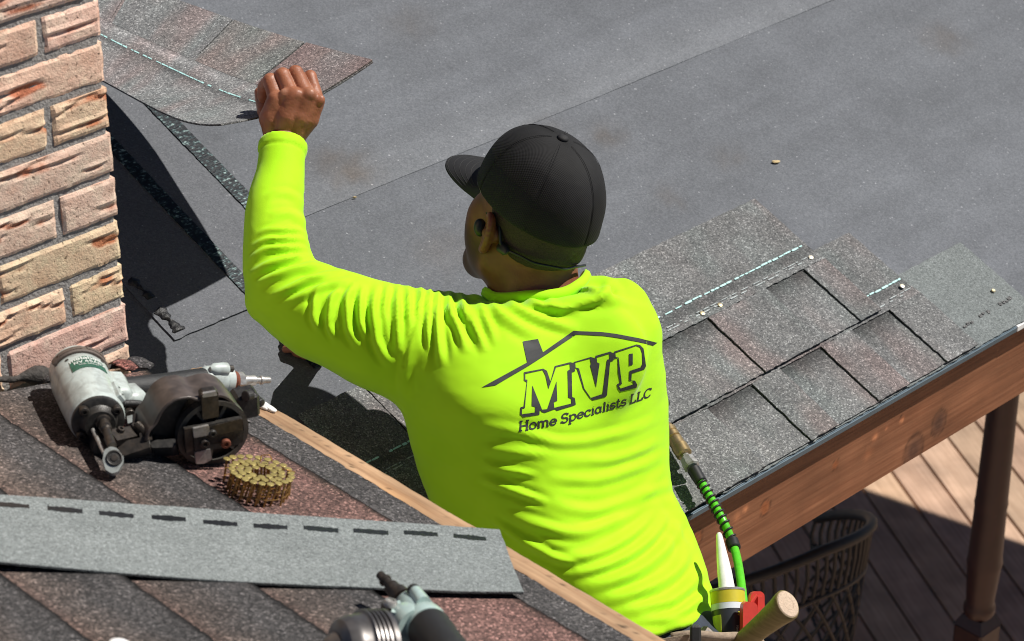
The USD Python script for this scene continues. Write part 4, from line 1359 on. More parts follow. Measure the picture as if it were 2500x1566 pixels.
# slab-serif lettering from strokes: unit height capitals, x-height .66
def arc(cx, cy, rx, ry, a0, a1, n=14):
    t = np.radians(np.linspace(a0, a1, n))
    return list(zip(cx + rx * np.cos(t), cy + ry * np.sin(t)))
GL = {
 'H': (.92, [[(.16, 0), (.16, 1)], [(.74, 0), (.74, 1)], [(.16, .5), (.74, .5)], [(.02, 0), (.31, 0)], [(.60, 0), (.89, 0)], [(.02, 1), (.31, 1)], [(.60, 1), (.89, 1)]]),
 'o': (.74, [arc(.35, .33, .28, .33, 0, 360, 26)]),
 'm': (1.12, [[(.14, 0), (.14, .66)], [(.02, .66), (.14, .66)], arc(.34, .42, .20, .24, 180, 0) + [(.54, 0)], arc(.74, .42, .20, .24, 180, 0) + [(.94, 0)], [(.03, 0), (.25, 0)], [(.44, 0), (.64, 0)], [(.84, 0), (1.06, 0)]]),
 'e': (.70, [[(.07, .36), (.61, .36)] + arc(.34, .34, .27, .32, 3, 318, 26)]),
 'S': (.74, [arc(.35, .75, .25, .25, 20, 250, 14) + arc(.37, .26, .27, .26, 80, -155, 14), [(.60, .80), (.60, 1.0)], [(.08, 0), (.08, .22)]]),
 'p': (.78, [[(.15, -.3), (.15, .66)], [(.02, .66), (.15, .66)], arc(.39, .33, .27, .33, 160, -160, 24), [(.02, -.3), (.30, -.3)]]),
 'c': (.66, [arc(.35, .33, .28, .33, 48, 318, 22), [(.54, .44), (.54, .66)]]),
 'i': (.36, [[(.18, 0), (.18, .66)], [(.05, .66), (.18, .66)], [(.05, 0), (.31, 0)], [(.18, .88), (.18, .92)]]),
 'a': (.76, [arc(.33, .33, .25, .33, 0, 360, 24), [(.58, .66), (.58, .06), (.70, 0)]]),
 'l': (.36, [[(.18, 0), (.18, 1)], [(.04, 1), (.18, 1)], [(.05, 0), (.31, 0)]]),
 's': (.60, [arc(.29, .49, .20, .17, 25, 255, 12) + arc(.30, .17, .22, .17, 80, -155, 12), [(.49, .52), (.49, .66)], [(.07, 0), (.07, .15)]]),
 't': (.50, [[(.20, .90), (.20, .14)] + arc(.32, .14, .12, .14, 180, 320, 8), [(.04, .66), (.40, .66)]]),
 'L': (.72, [[(.16, 0), (.16, 1)], [(.02, 1), (.32, 1)], [(.02, 0), (.62, 0), (.62, .26)]]),
 'C': (.86, [arc(.44, .5, .37, .5, 48, 316, 24), [(.72, .74), (.72, 1)]]),
 'n': (.80, [[(.14, 0), (.14, .66)], [(.02, .66), (.14, .66)], arc(.38, .40, .24, .26, 180, 0) + [(.62, 0)], [(.03, 0), (.25, 0)], [(.52, 0), (.72, 0)]]),
 'N': (.92, [[(.16, 0), (.16, 1), (.72, 0), (.72, 1)], [(.02, 0), (.30, 0)], [(.58, 1), (.86, 1)]]),
 'b': (.78, [[(.15, 0), (.15, 1)], arc(.39, .33, .27, .33, 160, -160, 24)]),
 'V': (.86, [[(.04, 1), (.42, 0), (.80, 1)]]), 'A': (.86, [[(.04, 0), (.42, 1), (.80, 0)], [(.18, .36), (.66, .36)]]),
 'B': (.80, [[(.14, 0), (.14, 1), (.45, 1)] + arc(.45, .77, .22, .23, 90, -90, 10) + [(.14, .54)], [(.45, .54)] + arc(.47, .27, .25, .27, 90, -90, 10) + [(.14, 0)]]),
 'T': (.76, [[(.38, 0), (.38, 1)], [(.04, 1), (.72, 1)]]), 'P': (.76, [[(.14, 0), (.14, 1), (.42, 1)] + arc(.42, .75, .24, .25, 90, -90, 10) + [(.14, .5)]]),
 '4': (.76, [[(.52, 0), (.52, 1), (.06, .32), (.70, .32)]]), '5': (.72, [[(.60, 1), (.16, 1), (.13, .56)] + arc(.34, .32, .27, .31, 120, -150, 14)]),
 '2': (.72, [arc(.34, .72, .26, .28, 160, -30, 12) + [(.08, 0), (.64, 0)]]),
 ' ': (.34, [])}
def lettering(text, stroke):
    x, out = 0, []
    for ch in text:
        wd, st = GL[ch]
        for s_ in st:
            out.append(affinity.translate(LineString(s_).buffer(stroke / 2, cap_style=2 if len(s_) < 5 else 1, join_style=1), x, 0) if len(s_) > 1 else Point(s_[0]).buffer(stroke / 2))
        x += wd
    return unary_union(out), x
txt, tw = lettering('Home Specialists LLC', .17)
bl = PchipInterpolator([595, 830, 1040, 1430, 1800, 2015], [1287, 1248, 1207, 1098, 990, 912])
def lay(poly):
    out = []
    for g in getattr(poly, 'geoms', [poly]):
        g = g.segmentize(.04)
        def tr(c):
            c = np.asarray(c)
            u = c[:, 0] / tw
            X = 597 + (2018 - 597) * (u + .10 * u * (1 - u))
            cap = 100 - 8 * u
            return np.c_[X + c[:, 1] * cap * (.12 + .10 * u - .06), bl(X) - c[:, 1] * cap]
        out.append(Polygon(zz(*L3, tr(g.exterior.coords)), [zz(*L3, tr(i.coords)) for i in g.interiors]).buffer(0))
    return unary_union(out)
M['print'] = plain('charcoal_screen_print', (.022, .024, .024), .7, var=.25, vscale=900)
def draped(poly, step=3.2, lift=.0008):
    vs, fs, n = [], [], 0
    for g in getattr(poly, 'geoms', [poly]):
        if g.area < 1:
            continue
        v, f = trimesh.creation.triangulate_polygon(g.segmentize(step), engine='earcut')
        v3, f3 = np.c_[v, np.zeros(len(v))], f
        v3, f3 = trimesh.remesh.subdivide_to_size(v3, f3, step, max_iter=12)
        vs.append(v3[:, :2]); fs.append(f3 + n); n += len(v3)
    v, f = np.vstack(vs), np.vstack(fs)
    D = map_coordinates(DEPTH, [v[:, 1] - RY0, v[:, 0] - RX0], order=1, mode='nearest')
    r = XH * ((v[:, :1] - 1250) / FPX) - UH * ((v[:, 1:] - 783) / FPX) + FH
    Pn = r * (D - lift)[:, None]
    a = Pn[f[0]]
    if np.cross(a[1] - a[0], a[2] - a[0]) @ FH > 0:
        f = f[:, ::-1]
    return Pn, f
obj('emblem_print', draped(logo), M['print'], shirt, smooth=True)
obj('lettering_print', draped(lay(txt), 3.0), M['print'], shirt, smooth=True)

# ---------------------------------------------------------------- head
fh = nz([-.66, .75, 0]); psi = math.radians(12)
HF = fh * math.cos(psi) + ZV * math.sin(psi)
HU = ZV * math.cos(psi) - fh * math.sin(psi)
_hl = np.cross(HU, HF); HU = HU * math.cos(math.radians(8)) - _hl * math.sin(math.radians(8))
HL = np.cross(HU, HF)                      # his left
HO = at(1298, 508, 3.865)
HAX = np.array([HF, HL, HU])
def hp(f_, l_, u_):
    return HO + f_ * HF + l_ * HL + u_ * HU
BD = Field(HO - .24, HO + .22, .0032)
I3 = HAX
BD.ell(hp(-.012, 0, .020), I3, (.100, .079, .106), .01)
BD.ell(hp(.030, 0, -.055), I3, (.064, .060, .075), .03)
BD.ell(hp(.012, 0, -.075), I3, (.062, .066, .050), .03)
BD.cone(hp(.062, .014, -.132), hp(.062, -.014, -.132), .026, .026, .03)
for s_ in (-1, 1):
    BD.ell(hp(.050, .036 * s_, -.045), I3, (.036, .028, .038), .02)
    BD.cone(hp(-.005, .060 * s_, -.090), hp(.050, .024 * s_, -.132), .020, .020, .025)
    BD.ell(hp(.032, .048 * s_, -.072), I3, (.034, .024, .040), .02)
    BD.ell(hp(.083, .018 * s_, .018), I3, (.012, .022, .010), .015)
    BD.ell(hp(.080, .031 * s_, -.004), I3, (.014, .013, .010), .008, sub=True)
BD.cone(hp(.092, 0, .004), hp(.108, 0, -.038), .007, .013, .012)
for s_ in (-1, 1):
    BD.ell(hp(.096, .013 * s_, -.043), I3, (.013, .009, .009), .008)
BD.ell(hp(.088, 0, -.078), I3, (.013, .026, .007), .008)
BD.ell(hp(.086, 0, -.092), I3, (.013, .021, .008), .008)
BD.ell(hp(.100, 0, -.0845), I3, (.006, .020, .0018), .003, sub=True)
# neck with a fold at the nape
BD.cone(at(1312, 760, 3.895), hp(-.024, 0, -.07), .074, .068, .03)
BD.cone(hp(-.050, -.030, -.098), hp(-.050, .030, -.098), .030, .030, .02)
BD.ell(hp(-.045, 0, -.078), I3, (.050, .062, .016), .012)
BV, BF = BD.mesh()
def ear(sgn):
    E_ = Field(hp(-.01, .08 * sgn, -.02) - .07, hp(-.01, .08 * sgn, -.02) + .07, .0018)
    out = nz(HL * sgn * .80 + HF * .60)
    back = nz(np.cross(out, HU)); back = back if back @ HF < 0 else -back
    ax = np.array([back, HU, out])
    c = hp(-.006, .079 * sgn, -.028) + out * .008
    E_.ell(c, ax, (.018, .033, .009), .004)
    E_.ell(c + HU * .004 + out * .009, ax, (.0125, .024, .007), .004, sub=True)
    rim = [c + back * (.0165 * math.cos(t)) + HU * (.031 * math.sin(t) + .001) + out * .004 for t in np.linspace(-1.5, 2.6, 16)]
    for i in range(15):
        E_.cone(rim[i], rim[i + 1], .0042, .0042, .003)
    E_.cone(c - HU * .026, c - HU * .034 - back * .004, .0075, .006, .005)
    E_.cone(c - out * .012, c - out * .002, .013, .012, .006)
    return E_.mesh()
EL, ER = ear(1), ear(-1)

# ---------------------------------------------------------------- raised left hand
def hand_field(pts_px, h=.0019):
    allp = np.array([at(*p[:3]) for grp in pts_px for p in grp])
    Fd = Field(allp.min(0) - .05, allp.max(0) + .05, h)
    for grp in pts_px:
        P_ = [(at(*p[:3]), p[3] * p[2] / FPX) for p in grp]
        for (a_, ra), (b_, rb) in zip(P_[:-1], P_[1:]):
            Fd.cone(a_, b_, ra * .97, rb * .97, .0032 if len(grp) < 4 else .0012)
    return Fd
HD = 3.945
wrist = [(694, 372, 3.968, 39), (695, 342, 3.965, 41)]
palm_i = [(676, 335, 3.963, 32), (662, 290, 3.952, 30), (676, 246, HD, 26)]
palm_m = [(694, 335, 3.958, 34), (702, 285, 3.946, 33), (717, 236, HD - .006, 25)]
palm_r = [(708, 335, 3.960, 32), (732, 285, 3.948, 31), (752, 237, HD - .004, 24)]
palm_p = [(718, 335, 3.965, 28), (752, 290, 3.955, 27), (772, 248, HD + .004, 22)]
idx_f = [(676, 246, HD, 21), (660, 197, HD + .018, 19), (645, 212, HD + .040, 16.5), (641, 236, HD + .040, 14)]
mid_f = [(714, 236, HD - .006, 20.5), (690, 184, HD + .016, 19.5), (676, 192, HD + .046, 16.5), (672, 222, HD + .050, 14)]
rng_f = [(750, 236, HD - .004, 20), (722, 178, HD + .020, 19), (710, 186, HD + .050, 16), (706, 214, HD + .052, 13.5)]
pnk_f = [(774, 247, HD + .004, 18.5), (757, 188, HD + .026, 17), (746, 192, HD + .052, 14.5), (740, 214, HD + .054, 12.5)]
thumb = [(664, 310, 3.972, 26), (646, 272, 3.985, 19), (640, 246, 4.005, 16.5), (634, 226, 4.012, 13.5)]
LH = hand_field([wrist, palm_i, palm_m, palm_r, palm_p, thumb, idx_f, mid_f, rng_f, pnk_f])
for p_, r_ in (((693, 229, HD - .014), 11), ((727, 231, HD - .014), 10), ((757, 229, HD - .014), 11), ((783, 243, HD - .006), 10)):
    c = at(*p_); LH.ell(c, [XH, UH, FH], np.array([r_, r_ * 1.1, r_ * .75]) * HD / FPX, .006)
LV, LF = LH.mesh()
# forearm inside the sleeve
FA = Field(np.min(LA[20:, :3], 0) - .08, np.max(LA[20:, :3], 0) + .10, .004)
for i in range(26, len(LA) - 1):
    FA.cone(LA[i, :3], LA[i + 1, :3], max(LA[i, 3] - .012, .025), max(LA[i + 1, 3] - .014, .0255), .006)
FA.cone(LA[-1, :3], at(695, 342, 3.965), .0262, .0275, .01)
AV, AF = FA.mesh()
# right hand, low on the felt beyond the left arm, fingers on a small black tool
def rel1(px, py, h):
    p = on(px, py, N1, K1, h); return (px, py, p @ FH)
def rel1_(px, py, h):
    p = on(px, py, N1, K1, h); return (px, py, p @ FH)
rw = [(860, 836, 3.95, 34), (820, 838, 4.0, 34), (785, 846, 4.06, 33), rel1_(788, 846, .036) + (26,)]
rp = [rel1(790, 846, .036) + (26,), rel1(748, 838, .026) + (21,)]
rfs = [[rel1(748, 838 + dy, .026) + (14,), rel1(716, 828 + dy * 1.1, .024) + (12,), rel1(697, 830 + dy * 1.2, .0115) + (10,)] for dy in (-12, 4, 19)]
rth = [rel1(775, 856, .034) + (15,), rel1(745, 866, .022) + (12,), rel1(722, 862, .012) + (10,)]
RH = hand_field([rw, rp] + rfs + [rth], .0025)
RV, RF = RH.mesh()
# trunk and legs under the clothes
TB = Field([-.45, 2.7, -4.0], [.45, 4.1, -1.55], .008)
TB.add([-.45, 2.9, -2.8], [.42, 4.1, -1.55], torso_fn(.036, 720, 1750), .01)
for i in range(0, 30):
    TB.cone(LA[i, :3], LA[i + 1, :3], LA[i, 3] - .026, LA[i + 1, 3] - .026, .02)
for i in range(0, 45):
    TB.cone(RA[i, :3], RA[i + 1, :3], max(RA[i, 3] - .020, .024), max(RA[i + 1, 3] - .020, .024), .02)
HIPC = at(1575, 1690, 3.775)
side = nz(XH * .9 + FH * .35); side = nz(side - ZV * (side @ ZV))
LEG = []
for s_ in (-1, 1):
    hip = HIPC + side * .095 * s_ + ZV * .01
    knee = hip + ZV * -.42 + np.array([.02, .03, 0]) + side * .02 * s_
    ank = knee + ZV * -.43 + np.array([.0, -.05, 0])
    LEG.append((hip, knee, ank))
    TB.cone(hip, knee, .075, .052, .03); TB.cone(knee, ank, .052, .040, .02)
TV, TF = TB.mesh()
skn = {'g': ('geometry', {}), 'n': ('noise_texture', {'scale': 35.0, 'detail': 5.0}), 'n2': ('noise_texture', {'scale': 420.0, 'detail': 3.0}),
       'r': ('rgb_ramp', {'ramp': [(.3, (.215, .075, .036)), (.55, (.285, .108, .055)), (.75, (.34, .135, .075))]}),
       't': ('attribute', {'attribute': 'tone'}), 'm': ('mix_color', {'blend_type': 'multiply', 'fac': 1.0}),
       'b': ('bump', {'distance': .0007, 'strength': .5}),
       'p': ('principled_bsdf', {'roughness': .48, 'specular_ior_level': .45, 'subsurface_weight': .12, 'subsurface_radius': (.010, .004, .002), 'subsurface_scale': .6})}
M['skin'] = usdkit.material(stage, LK + 'brown_skin', skn, [('g.position', 'n.vector'), ('g.position', 'n2.vector'), ('n.fac', 'r.fac'), ('r.color', 'm.a'), ('t.color', 'm.b'), ('m.result', 'p.base_color'), ('n2.fac', 'b.height'), ('b.normal', 'p.normal')], surface='p.BSDF')
LV = relax(LV, LF, 1); BV = relax(BV, BF, 3)
_n = vnormals(LV, LF)
LV = LV + _n * (.0011 * fb(LV, .011, 3, 3) + .0006 * fb(LV * [1, 2.5, 2.5], .005, 2, 5))[:, None]
bodyV, bodyF = cat_((BV, BF), EL, ER, (LV, LF), (AV, AF), (RV, RF), (TV, TF))
tn = np.ones((len(bodyV), 3))
rb = (bodyV - HO) @ HAX.T
beard = np.clip((-.045 - rb[:, 2]) / .02, 0, 1) * np.clip((rb[:, 0] + .0) / .02, 0, 1) * (np.linalg.norm(bodyV - HO, axis=1) < .2)
tn *= 1 - .55 * beard[:, None] * np.array([1, .95, .9])
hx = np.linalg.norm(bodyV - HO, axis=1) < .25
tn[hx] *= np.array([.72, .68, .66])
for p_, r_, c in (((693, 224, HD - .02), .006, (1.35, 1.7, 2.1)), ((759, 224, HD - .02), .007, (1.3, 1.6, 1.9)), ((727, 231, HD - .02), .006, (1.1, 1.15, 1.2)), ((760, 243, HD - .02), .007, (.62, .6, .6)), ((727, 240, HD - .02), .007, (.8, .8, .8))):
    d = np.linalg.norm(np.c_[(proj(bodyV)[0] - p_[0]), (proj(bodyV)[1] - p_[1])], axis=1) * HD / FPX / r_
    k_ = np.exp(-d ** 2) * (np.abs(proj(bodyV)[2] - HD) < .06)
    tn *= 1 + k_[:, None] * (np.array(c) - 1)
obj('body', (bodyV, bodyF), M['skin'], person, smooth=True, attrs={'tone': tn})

# hair: close-cropped shell below the cap
HR = Field(HO - .16, HO + .16, .003)
HR.ell(hp(-.012, 0, .020), I3, (.1025, .0812, .108), .01)
HR.ell(hp(-.052, 0, -.045), I3, (.050, .066, .036), .03)
HR.add(HO - .16, HO + .16, lambda p: ((p - HO) @ HU) + .052 + .0 * p[..., 0] + .15 * np.abs((p - HO) @ HF + .10) * 0, .006, sub=True)
HR.add(HO - .16, HO + .16, lambda p: -((p - HO) @ HF) + .004, .006, sub=True) if False else None
HR.add(HO - .16, HO + .16, lambda p: -(((p - HO) @ HF) - .012 - .25 * ((p - HO) @ HU)), .006, sub=True)
hv, hf = HR.mesh()
hvn = vnormals(hv, hf)
hv = hv + hvn * (.0016 * fb(hv, .004, 2, 3))[:, None]
M['hair'] = plain('short_dark_hair', (.034, .021, .017), .75, var=.6, vscale=500, bump=.002, bscale=700)
obj('hair', (hv, hf), M['hair'], person, smooth=True)
# eyes and brows on the turned-away face
M['eye'] = plain('eye_white', (.6, .58, .55), .2); M['iris'] = plain('dark_iris', (.02, .012, .008), .15)
for s_ in (-1, 1):
    obj('eye', blob(hp(.0765, .031 * s_, -.004), (.0105,) * 3, None, 0, 0, 3), M['eye'], person, smooth=True)
    obj('iris', blob(hp(.0835, .031 * s_, -.004), (.0042,) * 3, None, 0, 0, 2), M['iris'], person, smooth=True)

# ---------------------------------------------------------------- cap
CU = nz(HU * math.cos(math.radians(2)) - HF * math.sin(math.radians(2)))
_cl = np.cross(CU, HF); CU = nz(CU - .07 * _cl)
CF = nz(HF - CU * (HF @ CU)); CL = np.cross(CU, CF)
CO = hp(-.010, 0, .018)
def cap_pt(ph, th, off=0.0):
    """ph around from the front, th from the button (0) to the rim (1)."""
    c_, s_ = np.cos(ph), np.sin(ph)
    rf, rl = .1110 + .003 * (c_ < 0), .0920
    rho = np.clip(np.sin(np.minimum(th, 1.0) * np.pi / 2 * 1.0), 0, 1) ** .86
    rho = np.where(th > 1, 1 - .10 * (th - 1), rho)
    hgt = .117 * np.cos(np.minimum(th, 1) * np.pi / 2) ** .92 - np.maximum(th - 1, 0) * .13
    # panel seams: slightly pinched; front panels stand taller
    seamd = np.abs(((ph + np.pi / 6) % (np.pi / 3)) - np.pi / 6)
    pinch = -.0010 * np.exp(-(np.abs(seamd - 0) / .035) ** 2) * (rho > .05)
    k = 1 + off / .1
    tilt = -.008 * (1 - c_) * np.clip(th - .5, 0, 1)
    front = .006 * np.clip(c_, 0, 1) ** 2 * np.sin(np.clip(th, 0, 1) * np.pi)
    R = (rho * k)
    return CO + (R * c_ * (rf + pinch + front))[..., None] * CF + (R * s_ * (rl + pinch))[..., None] * CL + ((hgt + tilt) * k)[..., None] * CU
nph, nth = 180, 64
ph, th = np.meshgrid(np.linspace(0, 2 * np.pi, nph + 1), np.linspace(0, 1.36, nth), indexing='ij')
# rim lower behind, cut back over the ears and high at the forehead
lim = 1.0 + .02 * np.clip(-np.cos(ph), 0, 1)
T = th / 1.36 * lim
Pc = cap_pt(ph, T)
gN = np.cross(np.gradient(Pc, axis=0), np.gradient(Pc, axis=1)); gN /= np.linalg.norm(gN, axis=-1, keepdims=True) + 1e-9
cen = Pc - CO
gN = np.where((np.einsum('ijk,ijk->ij', gN, cen) < 0)[..., None], -gN, gN)
gN[:, 0] = CU
wr_ = .0030 * fb(Pc, .05, 3, 6) + .0016 * np.sin(T * 60 + 8 * fb(Pc, .06, 2, 2)) * np.clip((T - .95) / .2, 0, 1) * np.clip(-np.cos(ph), 0, 1)
Pc = Pc + gN * wr_[..., None]
capv, capf = shell(Pc, gN, .0025)
uvs = np.stack([ph / (2 * np.pi) * 1.0, T], -1).reshape(-1, 2)
capn = {'t': ('texture_coordinate', {}), 'mp': ('mapping', {'scale': (120., 50., 1)}), 'g': ('geometry', {}),
        'sx': ('separate_xyz', {}), 'mx': ('math', {'math_type': 'multiply', 'value2': 6.2832}), 'my': ('math', {'math_type': 'multiply', 'value2': 6.2832}),
        'cx': ('math', {'math_type': 'sine'}), 'cy': ('math', {'math_type': 'sine'}), 'mm': ('math', {'math_type': 'multiply'}),
        'a': ('map_range', {'from_min': -1.0, 'from_max': 1.0, 'to_min': 0.0, 'to_max': 1.0}),
        'n': ('noise_texture', {'scale': 30.0, 'detail': 4.0}), 'nr': ('rgb_ramp', {'ramp': [(.3, (.7,) * 3), (.7, (1.3,) * 3)]}),
        'r': ('rgb_ramp', {'ramp': [(.0, (.003, .003, .0035)), (.5, (.008, .008, .0085)), (1, (.0155, .0155, .016))]}),
        'm': ('mix_color', {'blend_type': 'multiply', 'fac': 1.0}), 'b': ('bump', {'distance': .0009, 'strength': .4}),
        'p': ('principled_bsdf', {'roughness': .8, 'specular_ior_level': .35})}
M['capmesh'] = usdkit.material(stage, LK + 'black_knit_mesh', capn, [('t.UV', 'mp.vector'), ('mp.vector', 'sx.vector'), ('sx.x', 'mx.value1'), ('sx.y', 'my.value1'), ('mx.value', 'cx.value1'), ('my.value', 'cy.value1'),
    ('cx.value', 'mm.value1'), ('cy.value', 'mm.value2'), ('mm.value', 'a.value'), ('a.result', 'r.fac'), ('g.position', 'n.vector'), ('n.fac', 'nr.fac'), ('r.color', 'm.a'), ('nr.color', 'm.b'), ('m.result', 'p.base_color'), ('a.result', 'b.height'), ('b.normal', 'p.normal')], surface='p.BSDF')
M['capcloth'] = plain('black_twill', (.008, .008, .009), .75, var=.3, vscale=200, bump=.0006, bscale=1200)
capr = obj('cap', (capv, capf), M['capmesh'], person, smooth=True, uv=np.vstack([uvs, uvs]))
bt = cap_pt(np.array([0.]), np.array([0.0]))[0]
obj('button', lathe(bt - CU * .001, bt + CU * .01, [(0, .0085), (.0025, .0095), (.005, .0075), (.0065, .004)], 20), M['capcloth'], capr, smooth=60)
for k in range(6):
    pp = k * np.pi / 3
    for dd in (-.03, .03):
        t_ = np.linspace(.09, 1.0 if abs(math.cos(pp)) < .9 else 1.0, 30)
        l_ = cap_pt(np.full(30, pp) + dd / np.maximum(t_, .25) * .35, t_, .0006)
        obj('stitch_line', tube(l_, .0003, 5), M['capcloth'], capr)
# brim
bx = np.linspace(-1, 1, 41); bl_ = np.linspace(0, 1, 18)
BX, BL = np.meshgrid(bx, bl_, indexing='ij')
root = cap_pt(BX * 1.08, np.full(BX.shape, 1.0))
reach = .084 * (1 - np.abs(BX) ** 2.6 * .92)
out = root + (BL * reach)[..., None] * nz(CF * 1.0 - CU * .36) - ((.010 * BX ** 2) * (BL * .7 + .05))[..., None] * CU - ((BL ** 2) * .006)[..., None] * CU
brim = obj('brim', shell(out, CU, .0035), M['capcloth'], capr, smooth=50)
M['thread'] = plain('grey_stitching', (.035, .035, .035), .8)
for k in range(5):
    q_ = out[2:-2, 0] * 0 + out[2:-2, 4 + k * 3] + CU * .0003
    obj('stitching', tube(q_, .0003, 5), M['thread'], brim)

# ---------------------------------------------------------------- neckband headphones
M['hp'] = plain('dark_green_black_plastic', (.014, .018, .017), .4, var=.2)
hph = thing('neckband_headphones', 'thin black neckband headphones behind the worker\'s left ear', 'headphones', hp(-.06, .07, -.05))
e0_ = hp(-.012, .088, -.03)
pod = at(1228, 607, 3.812)
band = smoothpath(np.array([pod, at(1262, 622, 3.80), at(1310, 644, 3.792), at(1370, 656, 3.80), at(1405, 652, 3.835), at(1428, 648, 3.875)]), 40)
obj('neck_wire', tube(band, .0022, 8), M['hp'], hph, smooth=True)
obj('pod', cbox(pod, [nz(at(1250, 622, 3.80) - at(1212, 592, 3.82)), nz(at(1240, 590, 3.81) - at(1216, 622, 3.81)), -FH], [.0125, .0085, .006], .005), M['hp'], hph, smooth=50)
hook = smoothpath(np.array([pod, at(1222, 590, 3.812), at(1220, 560, 3.812), at(1216, 530, 3.82), at(1205, 515, 3.835), at(1188, 522, 3.84)]), 24)
obj('ear_hook', tube(hook, .0028, 8), M['hp'], hph, smooth=True)
obj('earpiece', blob(at(1172, 556, 3.835), (.010, .014, .008), [XH, UH, FH], 0, .05, 3), M['hp'], hph, smooth=True)

# ---------------------------------------------------------------- trousers, belt, boots
TR = Field([-.3, 2.6, -4.0], [.45, 3.6, -2.2], .007)
TR.add([-.3, 2.7, -2.9], [.45, 3.6, -2.2], torso_fn(.020, 1440, 1752), .01)
for hip, knee, ank in LEG:
    TR.cone(hip, knee, .098, .072, .03); TR.cone(knee, ank, .072, .062, .02)
TRV, TRF = TR.mesh()
pxx, pyy, _ = proj(TRV)
TRV = TRV + vnormals(TRV, TRF) * (.003 * fb(TRV, .05, 3, 4) + .002 * np.sin(pyy / 7.0 + 4 * fb(TRV, .05, 2, 8)) * (pyy < 1620))[:, None]
M['denim'] = plain('navy_work_trousers', (.028, .036, .060), .8, var=.3, vscale=60, bump=.001, bscale=900)
obj('trousers', (TRV, TRF), M['denim'], person, smooth=True)
M['boot'] = plain('brown_work_boot', (.10, .06, .035), .6, var=.3)
for hip, knee, ank in LEG:
    fwd = nz(np.array([-.3, 1, 0]))
    bv = Field(ank - .22, ank + .28, .006)
    bv.cone(ank + ZV * .05, ank - ZV * .05, .052, .050, .02); bv.cone(ank - ZV * .06, ank - ZV * .075 + fwd * .17, .048, .040, .03)
    obj('boot', bv.mesh(), M['boot'], person, smooth=True)

# ================================================================ tools
def Z(zx, zy, h):
    return G(60 + .3042 * zx, 840 + .3042 * zy, h)
M['mint'] = plain('scuffed_pale_green_paint', (.47, .53, .51), .38, .0, var=.08, vscale=30, dirt=(.14, .13, .115), dirt_amt=.75, dscale=45, coat=.2)
M['silver'] = plain('worn_silver_paint', (.42, .45, .43), .38, .35, var=.12, vscale=60, dirt=(.12, .11, .10), dirt_amt=.7, dscale=70)
M['steel'] = plain('bare_steel', (.45, .44, .42), .38, .55, var=.2, vscale=150, dirt=(.12, .08, .05), dirt_amt=.6, dscale=120)
M['darksteel'] = plain('blackened_steel', (.055, .048, .042), .38, .6, var=.4, vscale=120, dirt=(.16, .12, .09), dirt_amt=.45, dscale=110)
M['blackcast'] = plain('black_casting', (.030, .028, .026), .42, .2, var=.4, vscale=160, bump=.0006, bscale=700, dirt=(.11, .10, .085), dirt_amt=.35, dscale=130)
M['rimcast'] = plain('worn_dark_casting', (.085, .078, .068), .45, .2, var=.3, vscale=160, bump=.0006, bscale=700, dirt=(.02, .018, .016), dirt_amt=.4, dscale=90)
M['rubber'] = plain('black_grip_rubber', (.018, .018, .018), .5, var=.25, vscale=200, bump=.0012, bscale=900)
M['brownplast'] = plain('dusty_brown_black_cover', (.075, .060, .053), .42, .15, var=.3, vscale=60, dirt=(.17, .13, .11), dirt_amt=.4, dscale=60)
M['bumper'] = plain('dusty_brown_rubber', (.105, .080, .066), .7, var=.2, vscale=90, bump=.0006)
M['green'] = plain('green_label', (.025, .10, .065), .5, var=.2, vscale=80)
M['lblwhite'] = plain('white_label_ink', (.62, .66, .62), .5)
M['copper'] = plain('rusty_thread', (.22, .075, .045), .55, .5, var=.35, vscale=300)

gun = thing('coil_nailer', 'pale green coil nail gun with a black drum magazine lying on the old roof', 'nail gun', Z(900, 700, 0))
Rb = Z(445, 290, .046); Fb = Z(588, 610, .040)
AX = nz(Fb - Rb); LB = np.linalg.norm(Fb - Rb)
SIDE = nz(np.cross(AX, N2)); UPB = np.cross(SIDE, AX)
if SIDE @ XH < 0: SIDE = -SIDE
if UPB @ N2 < 0: UPB = -UPB
R = .0385
obj('body_housing', lathe(Rb, Fb, [(-.002, R * .96), (.004, R), (LB * .45, R * .985), (LB * .9, R * .94), (LB * .97, R * .92), (LB, R * .88)], 56), M['mint'], gun, smooth=40)
cap_ = obj('end_cap', lathe(Rb - AX * .044, Rb, [(0, R * .62), (.003, R * .78), (.010, R * .88), (.018, R * .93), (.043, R * .95)], 48), M['mint'], gun, smooth=40)
# dust deflector: a half ring of brown rubber over the end
th_ = np.linspace(-1.15, 1.15, 30)
arcp = lambda t_, r_, off: (Rb - AX * off)[None] + r_ * (np.sin(t_)[:, None] * SIDE + np.cos(t_)[:, None] * UPB)
gr = np.stack([arcp(th_, R * 1.03, .004), arcp(th_, R * 1.07, .006), arcp(th_, R * 1.05, .017), arcp(th_, R * .98, .020)], 1)
nn = np.stack([np.sin(th_)[:, None] * SIDE + np.cos(th_)[:, None] * UPB] * 4, 1)
defl = obj('exhaust_deflector', shell(gr, nn, .004), M['bumper'], gun, smooth=40)
for a0_, a1_ in ((-.85, -.05), (.12, .85)):
    tq = np.linspace(a0_, a1_, 14)
    gq = np.stack([arcp(tq, R * 1.085, .0075), arcp(tq, R * 1.085, .0150)], 1)
    obj('raised_rib', shell(gq, np.stack([np.sin(tq)[:, None] * SIDE + np.cos(tq)[:, None] * UPB] * 2, 1), .0016), M['bumper'], defl)
